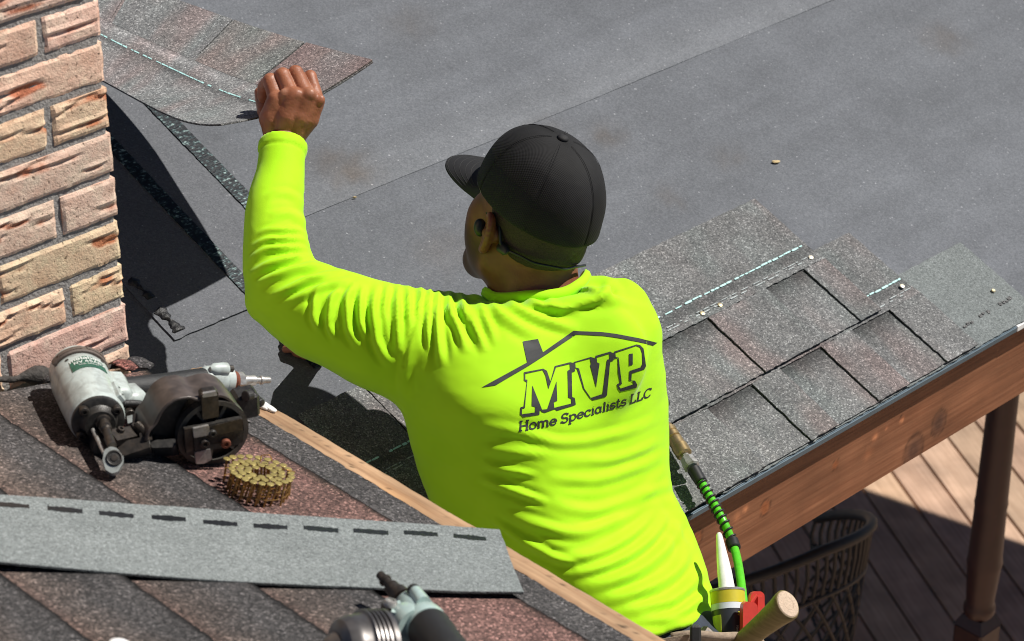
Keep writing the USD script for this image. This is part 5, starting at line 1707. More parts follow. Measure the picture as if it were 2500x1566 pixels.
# flat mint shoulder where the handle joins
obj('handle_root', cat_(cbox(Rb + AX * .030 + SIDE * .040 - UPB * .002, [AX, SIDE, UPB], [.030, .017, .020], .007),
                        cbox(Rb + AX * .036 + SIDE * .060 - UPB * .006, [nz(AX + SIDE * .3), nz(SIDE - AX * .3), UPB], [.020, .018, .016], .008)), M['mint'], gun, smooth=50)
obj('valve_boss', lathe(Rb + AX * .052 + SIDE * .062 - UPB * .010, Rb + AX * .075 + SIDE * .066 - UPB * .012, [(0, .012), (.008, .012), (.012, .009), (.016, .004)], 20), M['mint'], gun, smooth=50)
# green nameplate wrapped round the housing, with its lettering
def onb(t_, along, lift):
    t_ = np.asarray(t_, float); along = np.asarray(along, float)
    return Rb + along[..., None] * AX + (R * .985 + lift) * (np.sin(t_)[..., None] * SIDE + np.cos(t_)[..., None] * UPB)
TH0 = -.02
tq, aq = np.meshgrid(np.linspace(TH0 - .62, TH0 + .62, 24), np.linspace(0, 1, 6), indexing='ij')
al_ = .010 + .032 * aq + .010 * (np.abs(tq - TH0) / .62) ** 2 * (1 - aq) + .004 * ((tq - TH0) / .62) ** 2
lab = obj('nameplate', shell(onb(tq, al_, .0010), np.sin(tq)[..., None] * SIDE + np.cos(tq)[..., None] * UPB, .0008), M['green'], gun)
def label_text(text, t_c, along, hgt, sp=1.0, bold=True):
    m = meshkit.text_mesh(text, hgt, .0003, bold)
    v = np.array(m.vertices); w_ = v[:, 0].max()
    tt_ = t_c + (v[:, 0] - w_ / 2) * sp / R
    aa = along + .004 * ((tt_ - TH0) / .62) ** 2 - v[:, 1]
    P_ = onb(tt_, aa, .0013) + v[:, 2:] * (np.sin(tt_)[:, None] * SIDE + np.cos(tt_)[:, None] * UPB)
    return P_, np.array(m.faces)
obj('nameplate_lettering', cat_(label_text('metabo', TH0 - .14, .0195, .0075), label_text('HPT', TH0 + .44, .0195, .0052), label_text('NV 45AB2', TH0 + .05, .0285, .0062), label_text('COIL NAILER', TH0, .0345, .0030, 1, False)), M['lblwhite'], lab)
for t_ in (-.66, .62):
    p_ = onb(np.array(t_), np.array(.008), -.001); d_ = np.sin(t_) * SIDE + np.cos(t_) * UPB
    obj('screw_hole', cyl(p_, p_ + d_ * .0022, .0026, n=14), M['blackcast'], gun)
p_ = onb(np.array(.80), np.array(LB * .72), .0)
obj('mounting_plate', cat_(cbox(p_ + AX * .004, [AX, nz(np.cross(UPB * .7 + SIDE * .7, AX)), nz(UPB * .7 + SIDE * .7)], [.020, .0065, .004], .0015)), M['mint'], gun)
for q_ in (-.008, .013):
    c_ = p_ + AX * (.004 + q_) + nz(UPB * .7 + SIDE * .7) * .003
    obj('plate_screw', cyl(c_, c_ + nz(UPB * .7 + SIDE * .7) * .002, .0014, n=10), M['blackcast'], gun)
# black front flange, bolts, nose
fl = obj('front_flange', lathe(Fb - AX * .002, Fb + AX * .016, [(0, R * .885), (.006, R * .87), (.008, R * .80), (.0085, R * .62), (.012, R * .55), (.018, R * .5)], 40), M['blackcast'], gun, smooth=35)
for t_ in (-.95, .78, 2.3, -2.3):
    c_ = Fb + AX * .006 + R * .70 * (math.sin(t_) * SIDE + math.cos(t_) * UPB)
    b_ = obj('flange_bolt', lathe(c_ - AX * .002, c_ + AX, [(0, .0062), (.007, .0062), (.009, .0052), (.0095, .003), (.006, .0026)], 18), M['darksteel'], gun, smooth=40)
N0, N1_ = Z(600, 545, .047), Z(705, 830, .040)
dN = nz(N1_ - N0); LN = np.linalg.norm(N1_ - N0)
obj('depth_adjuster', lathe(N0 - dN * .006, N1_, [(0, .0095), (.018, .0095), (.019, .0080), (.024, .0078), (.025, .0098), (.036, .0098), (.037, .0068), (.044, .0066), (.045, .0078), (.056, .0075), (.058, .0055), (LN * .8, .0052), (LN * .81, .0062), (LN + .004, .0058)], 26), M['darksteel'], gun, smooth=35)
ftc = Z(712, 935, .030); ftn = nz(-FH * .75 + UH * .25 + XH * .10 - N2 * .0)
ft = obj('nose_foot', plate([(60 + .3042 * x, 840 + .3042 * y) for x, y in ((640, 850), (690, 822), (740, 835), (795, 905), (790, 955), (750, 1025), (700, 1040), (650, 1010), (625, 930))], ftc, ftn, .014, .004), M['silver'], gun)
rc = ftc + ftn * .0005 + 0
rx_, ry_, rz_ = frame_of(ftn)
rcen = plate([(277, 1118), (280, 1118), (280, 1121)], ftc, ftn, .001)[0].mean(0)
obj('muzzle_ring', tube([rcen + ftn * .001 + .0088 * (math.cos(t) * rx_ + math.sin(t) * ry_) for t in np.linspace(0, 2 * np.pi, 26)[:-1]], .0016, 8, True), M['blackcast'], ft, smooth=True)
obj('muzzle', cyl(rcen - ftn * .001, rcen + ftn * .0012, .0080, n=22), M['blackcast'], ft)
obj('driver_tip', cyl(rcen, rcen + ftn * .0022, .0042, n=16), M['darksteel'], ft)
for (a_, b_, r_, m_) in (((548, 690), (640, 880), .0028, 'steel'), ((572, 700), (655, 880), .0022, 'blackcast'), ((455, 655), (560, 650), .003, 'darksteel'), ((540, 680), (640, 670), .0035, 'darksteel')):
    obj('nose_rod', cyl(Z(*a_, .034), Z(*b_, .030), r_, n=12), M[m_], gun)
obj('nose_block', cbox(Z(620, 720, .022), [dN, SIDE, UPB], [.035, .016, .014], .003), M['blackcast'], gun)
# feeder between nose and magazine
fa = nz(Z(1000, 760, .035) - Z(700, 800, .035)); fnn = nz(N2 * .85 - FH * .5)
fnn = nz(fnn - fa * (fnn @ fa)); fz = np.cross(fa, fnn)
pl = lambda pts, anc, n_, th, mat, name, par=gun, rnd=.0008: obj(name, plate([(60 + .3042 * x, 840 + .3042 * y) for x, y in pts], anc, n_, th, rnd), M[mat], par)
pl([(672, 690), (905, 650), (985, 720), (745, 775), (715, 735)], Z(800, 720, .040), fnn, .010, 'darksteel', 'feeder_cover')
fN = nz(-FH * .8 + UH * .35)
pl([(748, 790), (1000, 735), (1003, 830), (780, 905), (742, 850)], Z(860, 830, .028), fN, .020, 'darksteel', 'feeder_rail')
pl([(765, 822), (1002, 768), (1004, 800), (785, 862)], Z(880, 815, .0285) + fN * .004, fN, .004, 'steel', 'rail_lip')
for c_ in ((765, 708), (876, 682)):
    p_ = Z(*c_, .040)
    obj('cap_screw', lathe(p_, p_ + fnn * .01, [(0, .0050), (.005, .0050), (.0065, .0042), (.0066, .0024), (.003, .0022)], 16), M['darksteel'], gun, smooth=40)
sp0, sp1 = Z(905, 655, .046), Z(990, 730, .042)
tS = np.linspace(0, 1, 150); sx_, sy_, sz_ = frame_of(sp1 - sp0)
obj('feed_spring', tube(sp0 + tS[:, None] * (sp1 - sp0) + .0055 * (np.cos(tS * 2 * np.pi * 9)[:, None] * sx_ + np.sin(tS * 2 * np.pi * 9)[:, None] * sy_), .0011, 6), M['darksteel'], gun, smooth=True)
pl([(870, 565), (905, 553), (945, 565), (942, 660), (885, 655), (868, 640)], Z(905, 600, .048), fN, .008, 'darksteel', 'feed_lever')
pl([(820, 580), (870, 568), (874, 625), (828, 640)], Z(850, 600, .046), fN, .006, 'silver', 'feed_pin_plate')
pl([(945, 605), (1000, 640), (1030, 640), (1030, 690), (985, 690), (945, 650)], Z(985, 650, .047), fN, .010, 'copper', 'feeder_latch')
pl([(920, 720), (960, 690), (1022, 690), (1022, 765), (985, 780), (930, 775)], Z(975, 735, .042), fN, .012, 'darksteel', 'latch_body')
pl([(690, 600), (735, 560), (770, 590), (775, 640), (800, 668), (735, 668), (700, 640)], Z(735, 620, .030), fnn, .006, 'copper', 'worn_bracket')
pl([(770, 490), (800, 470), (940, 475), (990, 515), (985, 545), (880, 540), (820, 520)], Z(880, 510, .040), fN, .016, 'blackcast', 'trigger_guard', gun, .002)
obj('trigger', tube(smoothpath(np.array([Z(790, 480, .046), Z(870, 478, .047), Z(940, 488, .045), Z(985, 520, .040)]), 20), .0048, 10), M['rubber'], gun, smooth=True)
obj('safety_link', cyl(Z(800, 500, .036), Z(850, 570, .036), .0065, n=18), M['darksteel'], gun)
# handle with grip, end cap, air plug
H0, H1 = Z(770, 372, .034), Z(1440, 292, .034)
H2 = Z(1665, 285, .033)
dH = nz(H1 - H0); LH_ = np.linalg.norm(H1 - H0)
obj('rubber_grip', lathe(H0, H1, [(0, .0150), (.004, .0165), (LH_ * .5, .0158), (LH_ - .003, .0172), (LH_, .0165)], 34), M['rubber'], gun, smooth=40)
dE = nz(H2 - H1); LE = np.linalg.norm(H2 - H1)
ecap = obj('handle_end_cap', lathe(H1 - dE * .002, H2, [(0, .0165), (.004, .0190), (LE * .35, .0200), (LE * .68, .0195), (LE * .70, .0185), (LE * .73, .0190), (LE - .002, .0185), (LE, .016)], 36), M['mint'], gun, smooth=35)
p_ = Z(1560, 205, .052)
obj('exhaust_nub', lathe(p_ - dE * .014, p_ + dE * .03, [(0, .004), (.006, .0085), (.020, .0095), (.026, .0092), (.027, .008)], 22), M['mint'], ecap, smooth=40)
q_ = Z(1645, 200, .052)
obj('end_bolt', cyl(q_ - dE * .002, q_ + dE * .005, .0048, n=14), M['darksteel'], ecap)
A0_, A1_ = Z(1660, 296, .033), Z(1860, 292, .033)
dA = nz(A1_ - A0_)
LA_ = np.linalg.norm(A1_ - A0_)
obj('threaded_bush', lathe(A0_ - dA * .004, A1_, [(0, .0140), (.002, .0140)] + [(.003 + .0016 * i, .0135 + .0007 * (i % 2)) for i in range(5)] + [(.012, .0120)], 26), M['copper'], gun)
obj('hex_nut', lathe(A0_ + dA * .007, A1_, [(0, .0112), (.0015, .0120), (.0095, .0120), (.011, .0112)], 6), M['steel'], gun)
obj('air_plug', lathe(A0_ + dA * .017, A1_, [(0, .0080), (.003, .0080), (.004, .0072), (.018, .0072), (.020, .0050), (.026, .0046), (.027, .0062), (.030, .0062), (.031, .0046), (.040, .0046), (.042, .0040)], 22), M['steel'], gun, smooth=35)
# drum magazine
bk = nz(-.39 * XH + .45 * UH + .80 * FH); nd = -bk
DC = Z(1505, 705, .050)
dx_ = nz(XH - nd * (XH @ nd)); dy_ = nz(np.cross(nd, dx_))
if dy_ @ UH < 0: dy_ = -dy_
def drum(poly, off, th):
    return extr(poly, DC + nd * (off - th), dx_, dy_, th, nd)
RD = .0465
ring_ = Point(0, 0).buffer(RD, 32).difference(Point(0, 0).buffer(RD - .0065, 32))
obj('magazine_rim', drum(ring_, .005, .012), M['rimcast'], gun)
obj('magazine_drum', lathe(DC + nd * -.006, DC + bk * .056, [(0, RD - .004), (.004, RD - .001), (.044, RD - .001), (.048, RD - .006)], 44), M['blackcast'], gun, smooth=35)
for a_ in (20, 62, 118, 165, 215, 262, 312):
    t_ = math.radians(a_)
    u_ = np.array([math.cos(t_), math.sin(t_)])
    obj('drum_spoke', drum(LineString([u_ * .010, u_ * (RD - .003)]).buffer(.0022, cap_style=2), .003, .007), M['rimcast'], gun)
obj('drum_hub', drum(Point(0, 0).buffer(.012, 16), .004, .012), M['blackcast'], gun)
an = DC + nd * .004
low = [(965, 612), (1030, 640), (1085, 545), (1160, 470), (1235, 435), (1320, 425), (1405, 440), (1480, 415), (1530, 395)]
def dpt(zx, zy, off):
    r = ray(60 + .3042 * zx, 840 + .3042 * zy); a_ = DC + nd * off
    return r * ((nd @ a_) / (nd @ r))
curve = np.array([dpt(*p, .004) for p in ((975, 770), (995, 700), (1045, 640), (1085, 560), (1150, 480), (1230, 437), (1310, 425), (1400, 442), (1500, 415), (1590, 415), (1680, 470), (1740, 560))])
curve = smoothpath(curve, 60)
clipP0 = [(985, 775), (1000, 690), (1050, 645), (1090, 565), (1155, 485), (1235, 440), (1320, 432), (1260, 520), (1220, 620), (1210, 770)]
obj('cover_side', plate([(60 + .3042 * x, 840 + .3042 * y) for x, y in clipP0], DC + nd * -.012, nd, .030, .002), M['blackcast'], gun)
cv = np.stack([curve + bk * t for t in (0, .02, .04, .058)], 1)
nrmc = np.cross(np.gradient(cv, axis=0), np.gradient(cv, axis=1)); nrmc /= np.linalg.norm(nrmc, axis=-1, keepdims=True)
if nrmc[30, 1] @ UH < 0: nrmc = -nrmc
obj('magazine_cover', shell(cv, nrmc, .0028), M['brownplast'], gun, smooth=40)
# the wide left wing of the cover
obj('cover_flange', tube(curve[:44] + nd * .001, .0022, 8), M['brownplast'], gun, smooth=True)
obj('nail_tray', drum(Point(0, 0).buffer(RD - .008, 24), -.030, .003), M['darksteel'], gun)
pl([(1000, 775), (1210, 760), (1215, 815), (1180, 830), (1020, 835)], Z(1100, 800, .035), fN, .030, 'blackcast', 'feeder_arm', gun, .002)
pl([(1030, 690), (1075, 665), (1145, 735), (1120, 760), (1050, 745)], Z(1090, 710, .040), fnn, .008, 'blackcast', 'arm_web')
pd_ = DC + nd * .008
clipP = lambda pts, off, th, mat, name, rnd=.0012: obj(name, plate([(60 + .3042 * x, 840 + .3042 * y) for x, y in pts], DC + nd * off, nd, th, rnd), M[mat], gun)
clipP([(1420, 415), (1440, 395), (1540, 380), (1556, 395), (1560, 585), (1430, 610)], .011, .014, 'darksteel', 'drum_latch')
clipP([(1432, 400), (1538, 382), (1548, 415), (1428, 432)], .0135, .004, 'steel', 'latch_tip')
clipP([(1282, 690), (1700, 605), (1748, 600), (1755, 690), (1755, 785), (1690, 820), (1490, 850), (1400, 890), (1300, 895)], .016, .007, 'blackcast', 'magazine_bracket')
clipP([(1480, 665), (1740, 602), (1752, 612), (1752, 690), (1490, 745)], .0175, .003, 'darksteel', 'bracket_face')
clipP([(1282, 690), (1345, 678), (1350, 850), (1300, 880)], .019, .004, 'darksteel', 'bracket_ear')
clipP([(1352, 682), (1480, 655), (1490, 730), (1360, 757)], .021, .004, 'steel', 'bracket_clip')
clipP([(1368, 872), (1492, 843), (1505, 930), (1440, 962), (1376, 965)], .020, .004, 'steel', 'lower_clip', .002)
clipP([(1360, 755), (1490, 728), (1495, 845), (1370, 872)], .019, .004, 'blackcast', 'clip_stem')
for (zx, zy, r_, m_) in ((1443, 795, .0060, 'darksteel'), (1505, 715, .0055, 'blackcast'), (1612, 795, .0065, 'copper')):
    p_ = dpt(zx, zy, .0185)
    obj('bracket_bolt', lathe(p_, p_ + nd * .01, [(0, r_), (.003, r_), (.0042, r_ * .8), (.0043, r_ * .45), (.002, r_ * .4)], 16), M[m_], gun, smooth=40)
obj('hinge_block', cbox(Z(1770, 470, .040), [dx_, dy_, nd], [.016, .018, .016], .004), M['blackcast'], gun)
obj('hinge_pin', cyl(Z(1770, 420, .058), Z(1815, 410, .058), .0075, n=20), M['blackcast'], gun)
pl([(1690, 370), (1720, 330), (1745, 350), (1800, 420), (1760, 440)], Z(1740, 400, .045), fN, .01, 'blackcast', 'hook_plate')
obj('belt_rest', tube(smoothpath(np.array([Z(1830, 410, .040), Z(1870, 450, .036), Z(1900, 480, .034)]), 10), .0060, 8), M['blackcast'], gun, smooth=True)

# ---------------------------------------------------------------- coil of roofing nails
M['nail'] = plain('yellow_zinc_nail', (.40, .32, .11), .40, .5, var=.22, vscale=90)
M['nailshank'] = plain('yellow_zinc_shank', (.40, .25, .085), .38, .75, var=.3, vscale=200)
M['wire'] = plain('copper_wire', (.55, .30, .10), .35, .8)
cs, cvv = sv2(634, 1158)
coil = thing('nail_coil', 'coil of yellow zinc roofing nails standing on the red shingles', 'nails', P2(cs, cvv, 0))
hd_t = lathe(np.zeros(3), np.array([0, 0, 1.]), [(-.0006, .0035), (0, .0047), (.0008, .0047), (.0012, .0040)], 14)
sh_t = cyl(np.array([0, 0, -.0005]), np.array([.0, 0, -.036]), .0015, .0014, 7, .0003)
rngn = np.random.default_rng(12)
th_n, k = 0.0, 0
nails = []
r_ = .0125
while r_ < .0425:
    nails.append((r_, th_n)); th_n += .0106 / r_; r_ += .0096 * (.0106 / r_) / (2 * np.pi)
# the loose outer end swings away from the coil
lx = []
ux, uy = nz(XH - N2 * (XH @ N2)), None
uy = np.cross(N2, ux)
for i, (rr_, tt_) in enumerate(nails):
    lx.append(rr_ * (math.cos(tt_ + 2.0) * ux + math.sin(tt_ + 2.0) * uy))
loose = smoothpath(np.array([[634, 1186], [612, 1193], [590, 1180], [570, 1166], [556, 1150], [546, 1135], [549, 1122], [566, 1117], [590, 1117]], float), 200)
lp = np.array([G(px_, py_, .037) for px_, py_ in loose])
dcum = np.r_[0, np.cumsum(np.linalg.norm(np.diff(lp, axis=0), axis=1))]
cen = P2(cs, cvv, 0)
cen = G(632, 1152, .036) - N2 * .036
pos = [cen + v + N2 * .036 for v in lx]
pos = [p + (p - cen - N2 * .036) * .10 * np.clip((i - len(pos) + 16) / 8, 0, 1) for i, p in enumerate(pos)]
for i, p_ in enumerate(pos):
    tilt = nz(N2 + .035 * ux * rngn.normal() + .035 * uy * rngn.normal() - uy * .08)
    sx1, sy1, sz1 = frame_of(tilt)
    Rm = np.array([sx1, sy1, sz1])
    sl = nz(tilt + .12 * np.cross(N2, nz(p_ - cen - N2 * ((p_ - cen) @ N2))))
    a1, b1_, c1 = frame_of(sl)
    lift = N2 * rngn.uniform(-.0005, .0006)
    n_ = obj('nail', cat_((hd_t[0] @ Rm + p_ + lift, hd_t[1])), M['nail'], coil, smooth=40)
    obj('shank', (sh_t[0] @ np.array([a1, b1_, c1]) + p_ + lift, sh_t[1]), M['nailshank'], n_)
pp = np.array(pos)
for hgt in (-.012, -.022):
    obj('collating_wire', tube(pp[:len(lx)] + N2 * hgt, .0006, 5), M['wire'], coil)
lw = smoothpath(np.array([G(636, 1128, .037), G(640, 1112, .048), G(655, 1111, .050), G(664, 1126, .040)]), 24)
obj('collating_wire', tube(lw, .0007, 6), M['wire'], coil, smooth=True)
lw = smoothpath(np.array([G(680, 1140, .036), G(700, 1148, .038), G(720, 1153, .034)]), 12)
obj('collating_wire', tube(lw, .0007, 6), M['wire'], coil, smooth=True)

# ---------------------------------------------------------------- second nailer at the lower edge of the picture
def Q(x, y, h):
    return G(760 + x * .1657, 1420 + y * .1657, h)
M['gunmetal'] = plain('dusty_grey_metal', (.17, .16, .155), .36, .75, var=.2, vscale=60, dirt=(.10, .085, .075), dirt_amt=.5, dscale=70)
M['mint2'] = plain('clean_pale_green_paint', (.40, .52, .49), .32, .0, var=.06, vscale=30, coat=.3, dirt=(.2, .2, .19), dirt_amt=.4, dscale=60)
gun2 = thing('nailer', 'nail gun with a ribbed grey drum and pale green handle end at the bottom edge', 'nail gun', Q(1000, 900, 0))
D0, D1 = Q(330, 1085, .050), Q(1080, 1065, .050)
dd = nz(D1 - D0); LD = np.linalg.norm(D1 - D0)
RR = .048
prof = [(0, RR * .45), (.002, RR * .62), (.006, RR * .78), (.014, RR * .86), (.019, RR * .88)]
x_ = .019
prof += [(LD * .48, RR * .90)]
for i in range(4):
    b_ = LD * (.52 + .085 * i)
    prof += [(b_, RR * .93), (b_ + .001, RR * 1.0), (b_ + LD * .050, RR * 1.0), (b_ + LD * .055, RR * .93)]
prof += [(LD * .88, RR * .94), (LD * .885, RR * 1.0), (LD * .98, RR * .99), (LD, RR * .93)]
drum2 = obj('ribbed_drum', lathe(D0, D1, prof, 56), M['gunmetal'], gun2, smooth=30)
obj('drum_cap', lathe(D0 - dd * .012, D0 + dd * .02, [(0, .012), (.003, .018), (.012, .024)], 28), M['gunmetal'], gun2, smooth=40)
E0, E1, E2 = Q(1440, 330, .040), Q(1690, 640, .046), Q(2330, 1480, .052)
de = nz(E1 - E0); Le = np.linalg.norm(E1 - E0)
obj('handle_end', lathe(E0, E1, [(0, .0150), (.004, .0185), (Le * .5, .0215), (Le, .0215)], 34), M['mint2'], gun2, smooth=40)
pts_ = [Q(1200, 310, .05), Q(1480, 215, .052), Q(1730, 265, .052), Q(1850, 460, .056), Q(1560, 520, .056), Q(1180, 450, .052)]
hm = trimesh.convex.convex_hull(np.array([p + d for p in pts_ for d in (N2 * 0, -N2 * .022)]))
obj('handle_web', (np.array(hm.vertices), np.array(hm.faces)), M['mint2'], gun2, smooth=30)
obj('pale_collar', lathe(E1 - de * .02, E1 + de * .01, [(0, .018), (.01, .0235), (.02, .0245), (.03, .0240)], 34), M['mint2'], gun2, smooth=40)
obj('exhaust_nub', lathe(Q(1520, 140, .062), Q(1660, 330, .064), [(0, .005), (.003, .0075), (np.linalg.norm(Q(1660, 330, .064) - Q(1520, 140, .062)), .0088)], 20), M['mint2'], gun2, smooth=40)
obj('nub_cap', cyl(Q(1500, 120, .061), Q(1525, 155, .062), .0075, n=16), M['rubber'], gun2)
g0, g1 = E1 + de * .008, E2
obj('rubber_grip', lathe(g0, g1, [(0, .0228), (.004, .0248), (np.linalg.norm(g1 - g0) * .6, .0235), (np.linalg.norm(g1 - g0), .022)], 34), M['rubber'], gun2, smooth=40)
a0_, a1_ = Q(1330, 240, .042), Q(1180, 80, .046)
da = nz(a1_ - a0_)
obj('air_plug', lathe(a0_, a1_, [(0, .0125), (.010, .0115), (.011, .0090), (.022, .0085), (.023, .0058), (.030, .0058), (.031, .0075), (.034, .0075), (.035, .0055), (.044, .0050)], 20), M['darksteel'], gun2, smooth=35)
obj('pivot_screw', lathe(Q(1160, 350, .052), Q(1160, 350, .052) + N2, [(0, .0085), (.003, .0085), (.006, .0065), (.0065, .0045), (.0045, .004)], 18), M['steel'], gun2, smooth=40)
obj('throat', cbox(Q(1330, 560, .028), [de, nz(np.cross(N2, de)), N2], [.020, .022, .020], .006), M['blackcast'], gun2, smooth=40)
obj('mint_belly', lathe(Q(1300, 470, .040), Q(1560, 700, .044), [(0, .010), (.010, .018), (.030, .0215), (.04, .021)], 28), M['mint2'], gun2, smooth=40)

# small white thing cut by the lower edge
M['whiteplast'] = plain('white_plastic', (.80, .80, .79), .35)
wl = thing('white_lid', 'small white rounded plastic lid cut by the bottom edge', 'lid', G(289, 1572, 0))
obj('lid_top', lathe(G(289, 1590, .004), G(289, 1590, .004) + N2, [(0, .0125), (.006, .0128), (.010, .011), (.0115, .006)], 28), M['whiteplast'], wl, smooth=50)

# ---------------------------------------------------------------- air hose, tool behind the worker
M['brass'] = plain('worn_brass', (.50, .36, .17), .35, .85, var=.2, vscale=120, dirt=(.30, .27, .2), dirt_amt=.5, dscale=90)
M['hose'] = plain('bright_green_hose', (.10, .52, .02), .35, var=.1, dirt=(.03, .04, .02), dirt_amt=.35, dscale=60)
M['blackrub'] = plain('black_hose_spring', (.015, .015, .015), .45, var=.2)
hose = thing('air_hose', 'bright green air hose with brass coupler hanging over the eave beside the worker', 'hose', at(1690, 1180, 4.1))
def T1(px_, py_, h):
    return on(px_, py_, N1, K1, h)
hA, hB, hC, hD_, hE, hF = T1(1632, 1050, .040), T1(1672, 1112, .045), T1(1690, 1142, .048), T1(1712, 1178, .050), T1(1764, 1270, .054), None
dC = nz(hB - hA); LC = np.linalg.norm(hB - hA)
obj('quick_coupler', lathe(hA - dC * .01, hB, [(0, .0095), (.002, .0105), (.008, .0105), (.009, .0130), (.018, .0130), (.019, .0115), (.021, .0130), (.030, .0130), (.031, .0112), (.034, .0130), (LC * .8, .0130), (LC * .82, .0142), (LC + .008, .0140), (LC + .01, .011)], 24), M['brass'], hose, smooth=30)
dS = nz(hC - hB)
obj('swivel', lathe(hB, hC, [(0, .0068), (.008, .0068), (.009, .0125), (.020, .0130), (.021, .0145), (.028, .0145), (.03, .011)], 8), M['steel'], hose)
obj('ferrule', cyl(hC + dS * .004, hD_, .0112, .0105, 22), M['blackrub'], hose, smooth=40)
path_ = smoothpath(np.array([hD_, T1(1738, 1222, .052), hE, at(1790, 1330, 4.06), at(1806, 1400, 3.99), at(1815, 1470, 3.93), at(1822, 1560, 3.86), at(1828, 1640, 3.80)]), 90)
obj('hose_line', tube(path_, .0072, 14), M['hose'], hose, smooth=True)
seg = path_[:26]
tS = np.linspace(0, 1, 330)
cp_ = np.array([np.interp(tS, np.linspace(0, 1, len(seg)), seg[:, j]) for j in range(3)]).T
sx_, sy_, sz_ = frame_of(seg[-1] - seg[0])
obj('strain_spring', tube(cp_ + .0092 * (np.cos(tS * 2 * np.pi * 11)[:, None] * sx_ + np.sin(tS * 2 * np.pi * 11)[:, None] * sy_), .0018, 7), M['blackrub'], hose, smooth=True)
obj('spring_collar', cyl(seg[-2], path_[29], .0112, n=20), M['blackrub'], hose, smooth=40)
tool = thing('hand_tool', 'dark tool with a rounded grip end showing beside the worker\'s right ribs', 'tool', T1(1630, 985, .05))
obj('grip_end', lathe(T1(1575, 990, .055), T1(1648, 980, .055), [(0, .012), (.03, .012), (.040, .0105), (.046, .006)], 20), M['gunmetal'], tool, smooth=50)
obj('grip_neck', cyl(T1(1600, 1040, .045), T1(1632, 1046, .045), .006, n=14), M['darksteel'], tool)

# ---------------------------------------------------------------- tool pouch and what stands in it
def C3(x, y, d):
    return at(1720 + x * .1891, 1280 + y * .1891, d)
M['leather'] = plain('dusty_tan_suede', (.30, .23, .17), .95, var=.25, vscale=120, bump=.0015, bscale=500)
pouch = thing('tool_pouch', 'tan leather tool pouch and belt at the worker\'s right hip', 'tool pouch', at(1750, 1600, 3.72))
rim = [at(1640, 1558, 3.655), at(1690, 1552, 3.650), at(1745, 1556, 3.655), at(1800, 1556, 3.68), at(1850, 1566, 3.74), at(1856, 1570, 3.80), at(1800, 1552, 3.83)]
rimc = smoothpath(np.array(rim), 50)
gp = np.stack([rimc + ZV * z for z in (0, -.03, -.08, -.15, -.2)], 1)
out_ = nz(-FH)
gn = np.cross(np.gradient(gp, axis=0), np.gradient(gp, axis=1)); gn /= np.linalg.norm(gn, axis=-1, keepdims=True)
if gn[10, 1] @ FH > 0: gn = -gn
obj('pocket', shell(gp + gn * (.004 * fb(gp, .03, 2, 3))[..., None], gn, .003), M['leather'], pouch, smooth=40)
obj('rolled_rim', tube(rimc + ZV * .002, .0065, 10), M['leather'], pouch, smooth=True)
obj('belt_strap', shell(np.stack([smoothpath(np.array([at(1560, 1590, 3.60), at(1640, 1572, 3.63), at(1720, 1562, 3.66)]), 16) + ZV * z for z in (.012, -.03)], 1), np.broadcast_to(-FH, (16, 2, 3)), .003), M['leather'], pouch)
obj('belt_loop', cbox(at(1698, 1556, 3.63), [XH, UH, -FH], [.008, .018, .006], .003), M['rubber'], pouch)
# caulk tube
M['tubeblk'] = plain('black_tube_label', (.030, .034, .040), .35, var=.1)
M['tubeyel'] = plain('yellow_tube_label', (.52, .46, .03), .35, var=.08)
M['tubewht'] = plain('pale_tube_label', (.62, .68, .72), .35, var=.05)
M['tubelime'] = plain('lime_label_panel', (.45, .55, .04), .4)
t0, t1 = C3(350, 1700, 3.745), C3(293, 850, 3.775)
dT = nz(t1 - t0); LT = np.linalg.norm(t1 - t0)
caulk = thing('caulk_tube', 'sealant tube with white nozzle and yellow and black label standing in the pouch', 'caulk tube', t0)
RT = .0270 * .98
obj('label_body', lathe(t0, t1, [(0, RT), (LT - .033, RT)], 36), M['tubeblk'], caulk, smooth=30)
obj('pale_band', lathe(t0, t1, [(LT - .0328, RT + .0002), (LT - .0235, RT + .0002)], 36), M['tubewht'], caulk, smooth=30)
obj('yellow_band', lathe(t0, t1, [(LT - .0232, RT + .0002), (LT - .004, RT + .0002)], 36), M['tubeyel'], caulk, smooth=30)
obj('metal_rim', lathe(t0, t1, [(LT - .0038, RT + .0008), (LT - .001, RT + .0012), (LT, RT), (LT + .0005, RT * .85), (LT - .002, RT * .6)], 36), M['steel'], caulk, smooth=30)
nz0 = t1 - dT * .002; nzt = C3(185, 118, 3.83)
dNz = nz(nzt - nz0); Lz = np.linalg.norm(nzt - nz0)
obj('nozzle', lathe(nz0, nzt, [(0, .0125), (Lz * .33, .0112), (Lz * .55, .0092), (Lz * .97, .0046), (Lz, .0030)], 26), M['whiteplast'], caulk, smooth=40)
tx, ty, tz = frame_of(dT)
fx = nz(-FH - dT * (-FH @ dT)); fy = np.cross(dT, fx)      # fx towards the viewer, fy to the right
if fy @ XH < 0: fy = -fy
def ont(a_, along, lift=.0006):
    a_ = np.asarray(a_, float); along = np.asarray(along, float)
    return t0 + along[..., None] * dT + (RT + lift) * (np.cos(a_)[..., None] * fx + np.sin(a_)[..., None] * fy)
a_, b_ = np.meshgrid(np.linspace(-1.25, -.55, 10), np.linspace(LT - .125, LT - .042, 4), indexing='ij')
obj('lime_panel', shell(ont(a_, b_), np.cos(a_)[..., None] * fx + np.sin(a_)[..., None] * fy, .0004), M['tubelime'], caulk)
def tube_text(text, a0_, along, hgt, stroke=.13, turn=False):
    poly, w_ = lettering(text, stroke)
    vs, fs = trimesh.creation.triangulate_polygon(poly.geoms[0], engine='earcut') if not hasattr(poly, 'geoms') else (None, None)
    return None
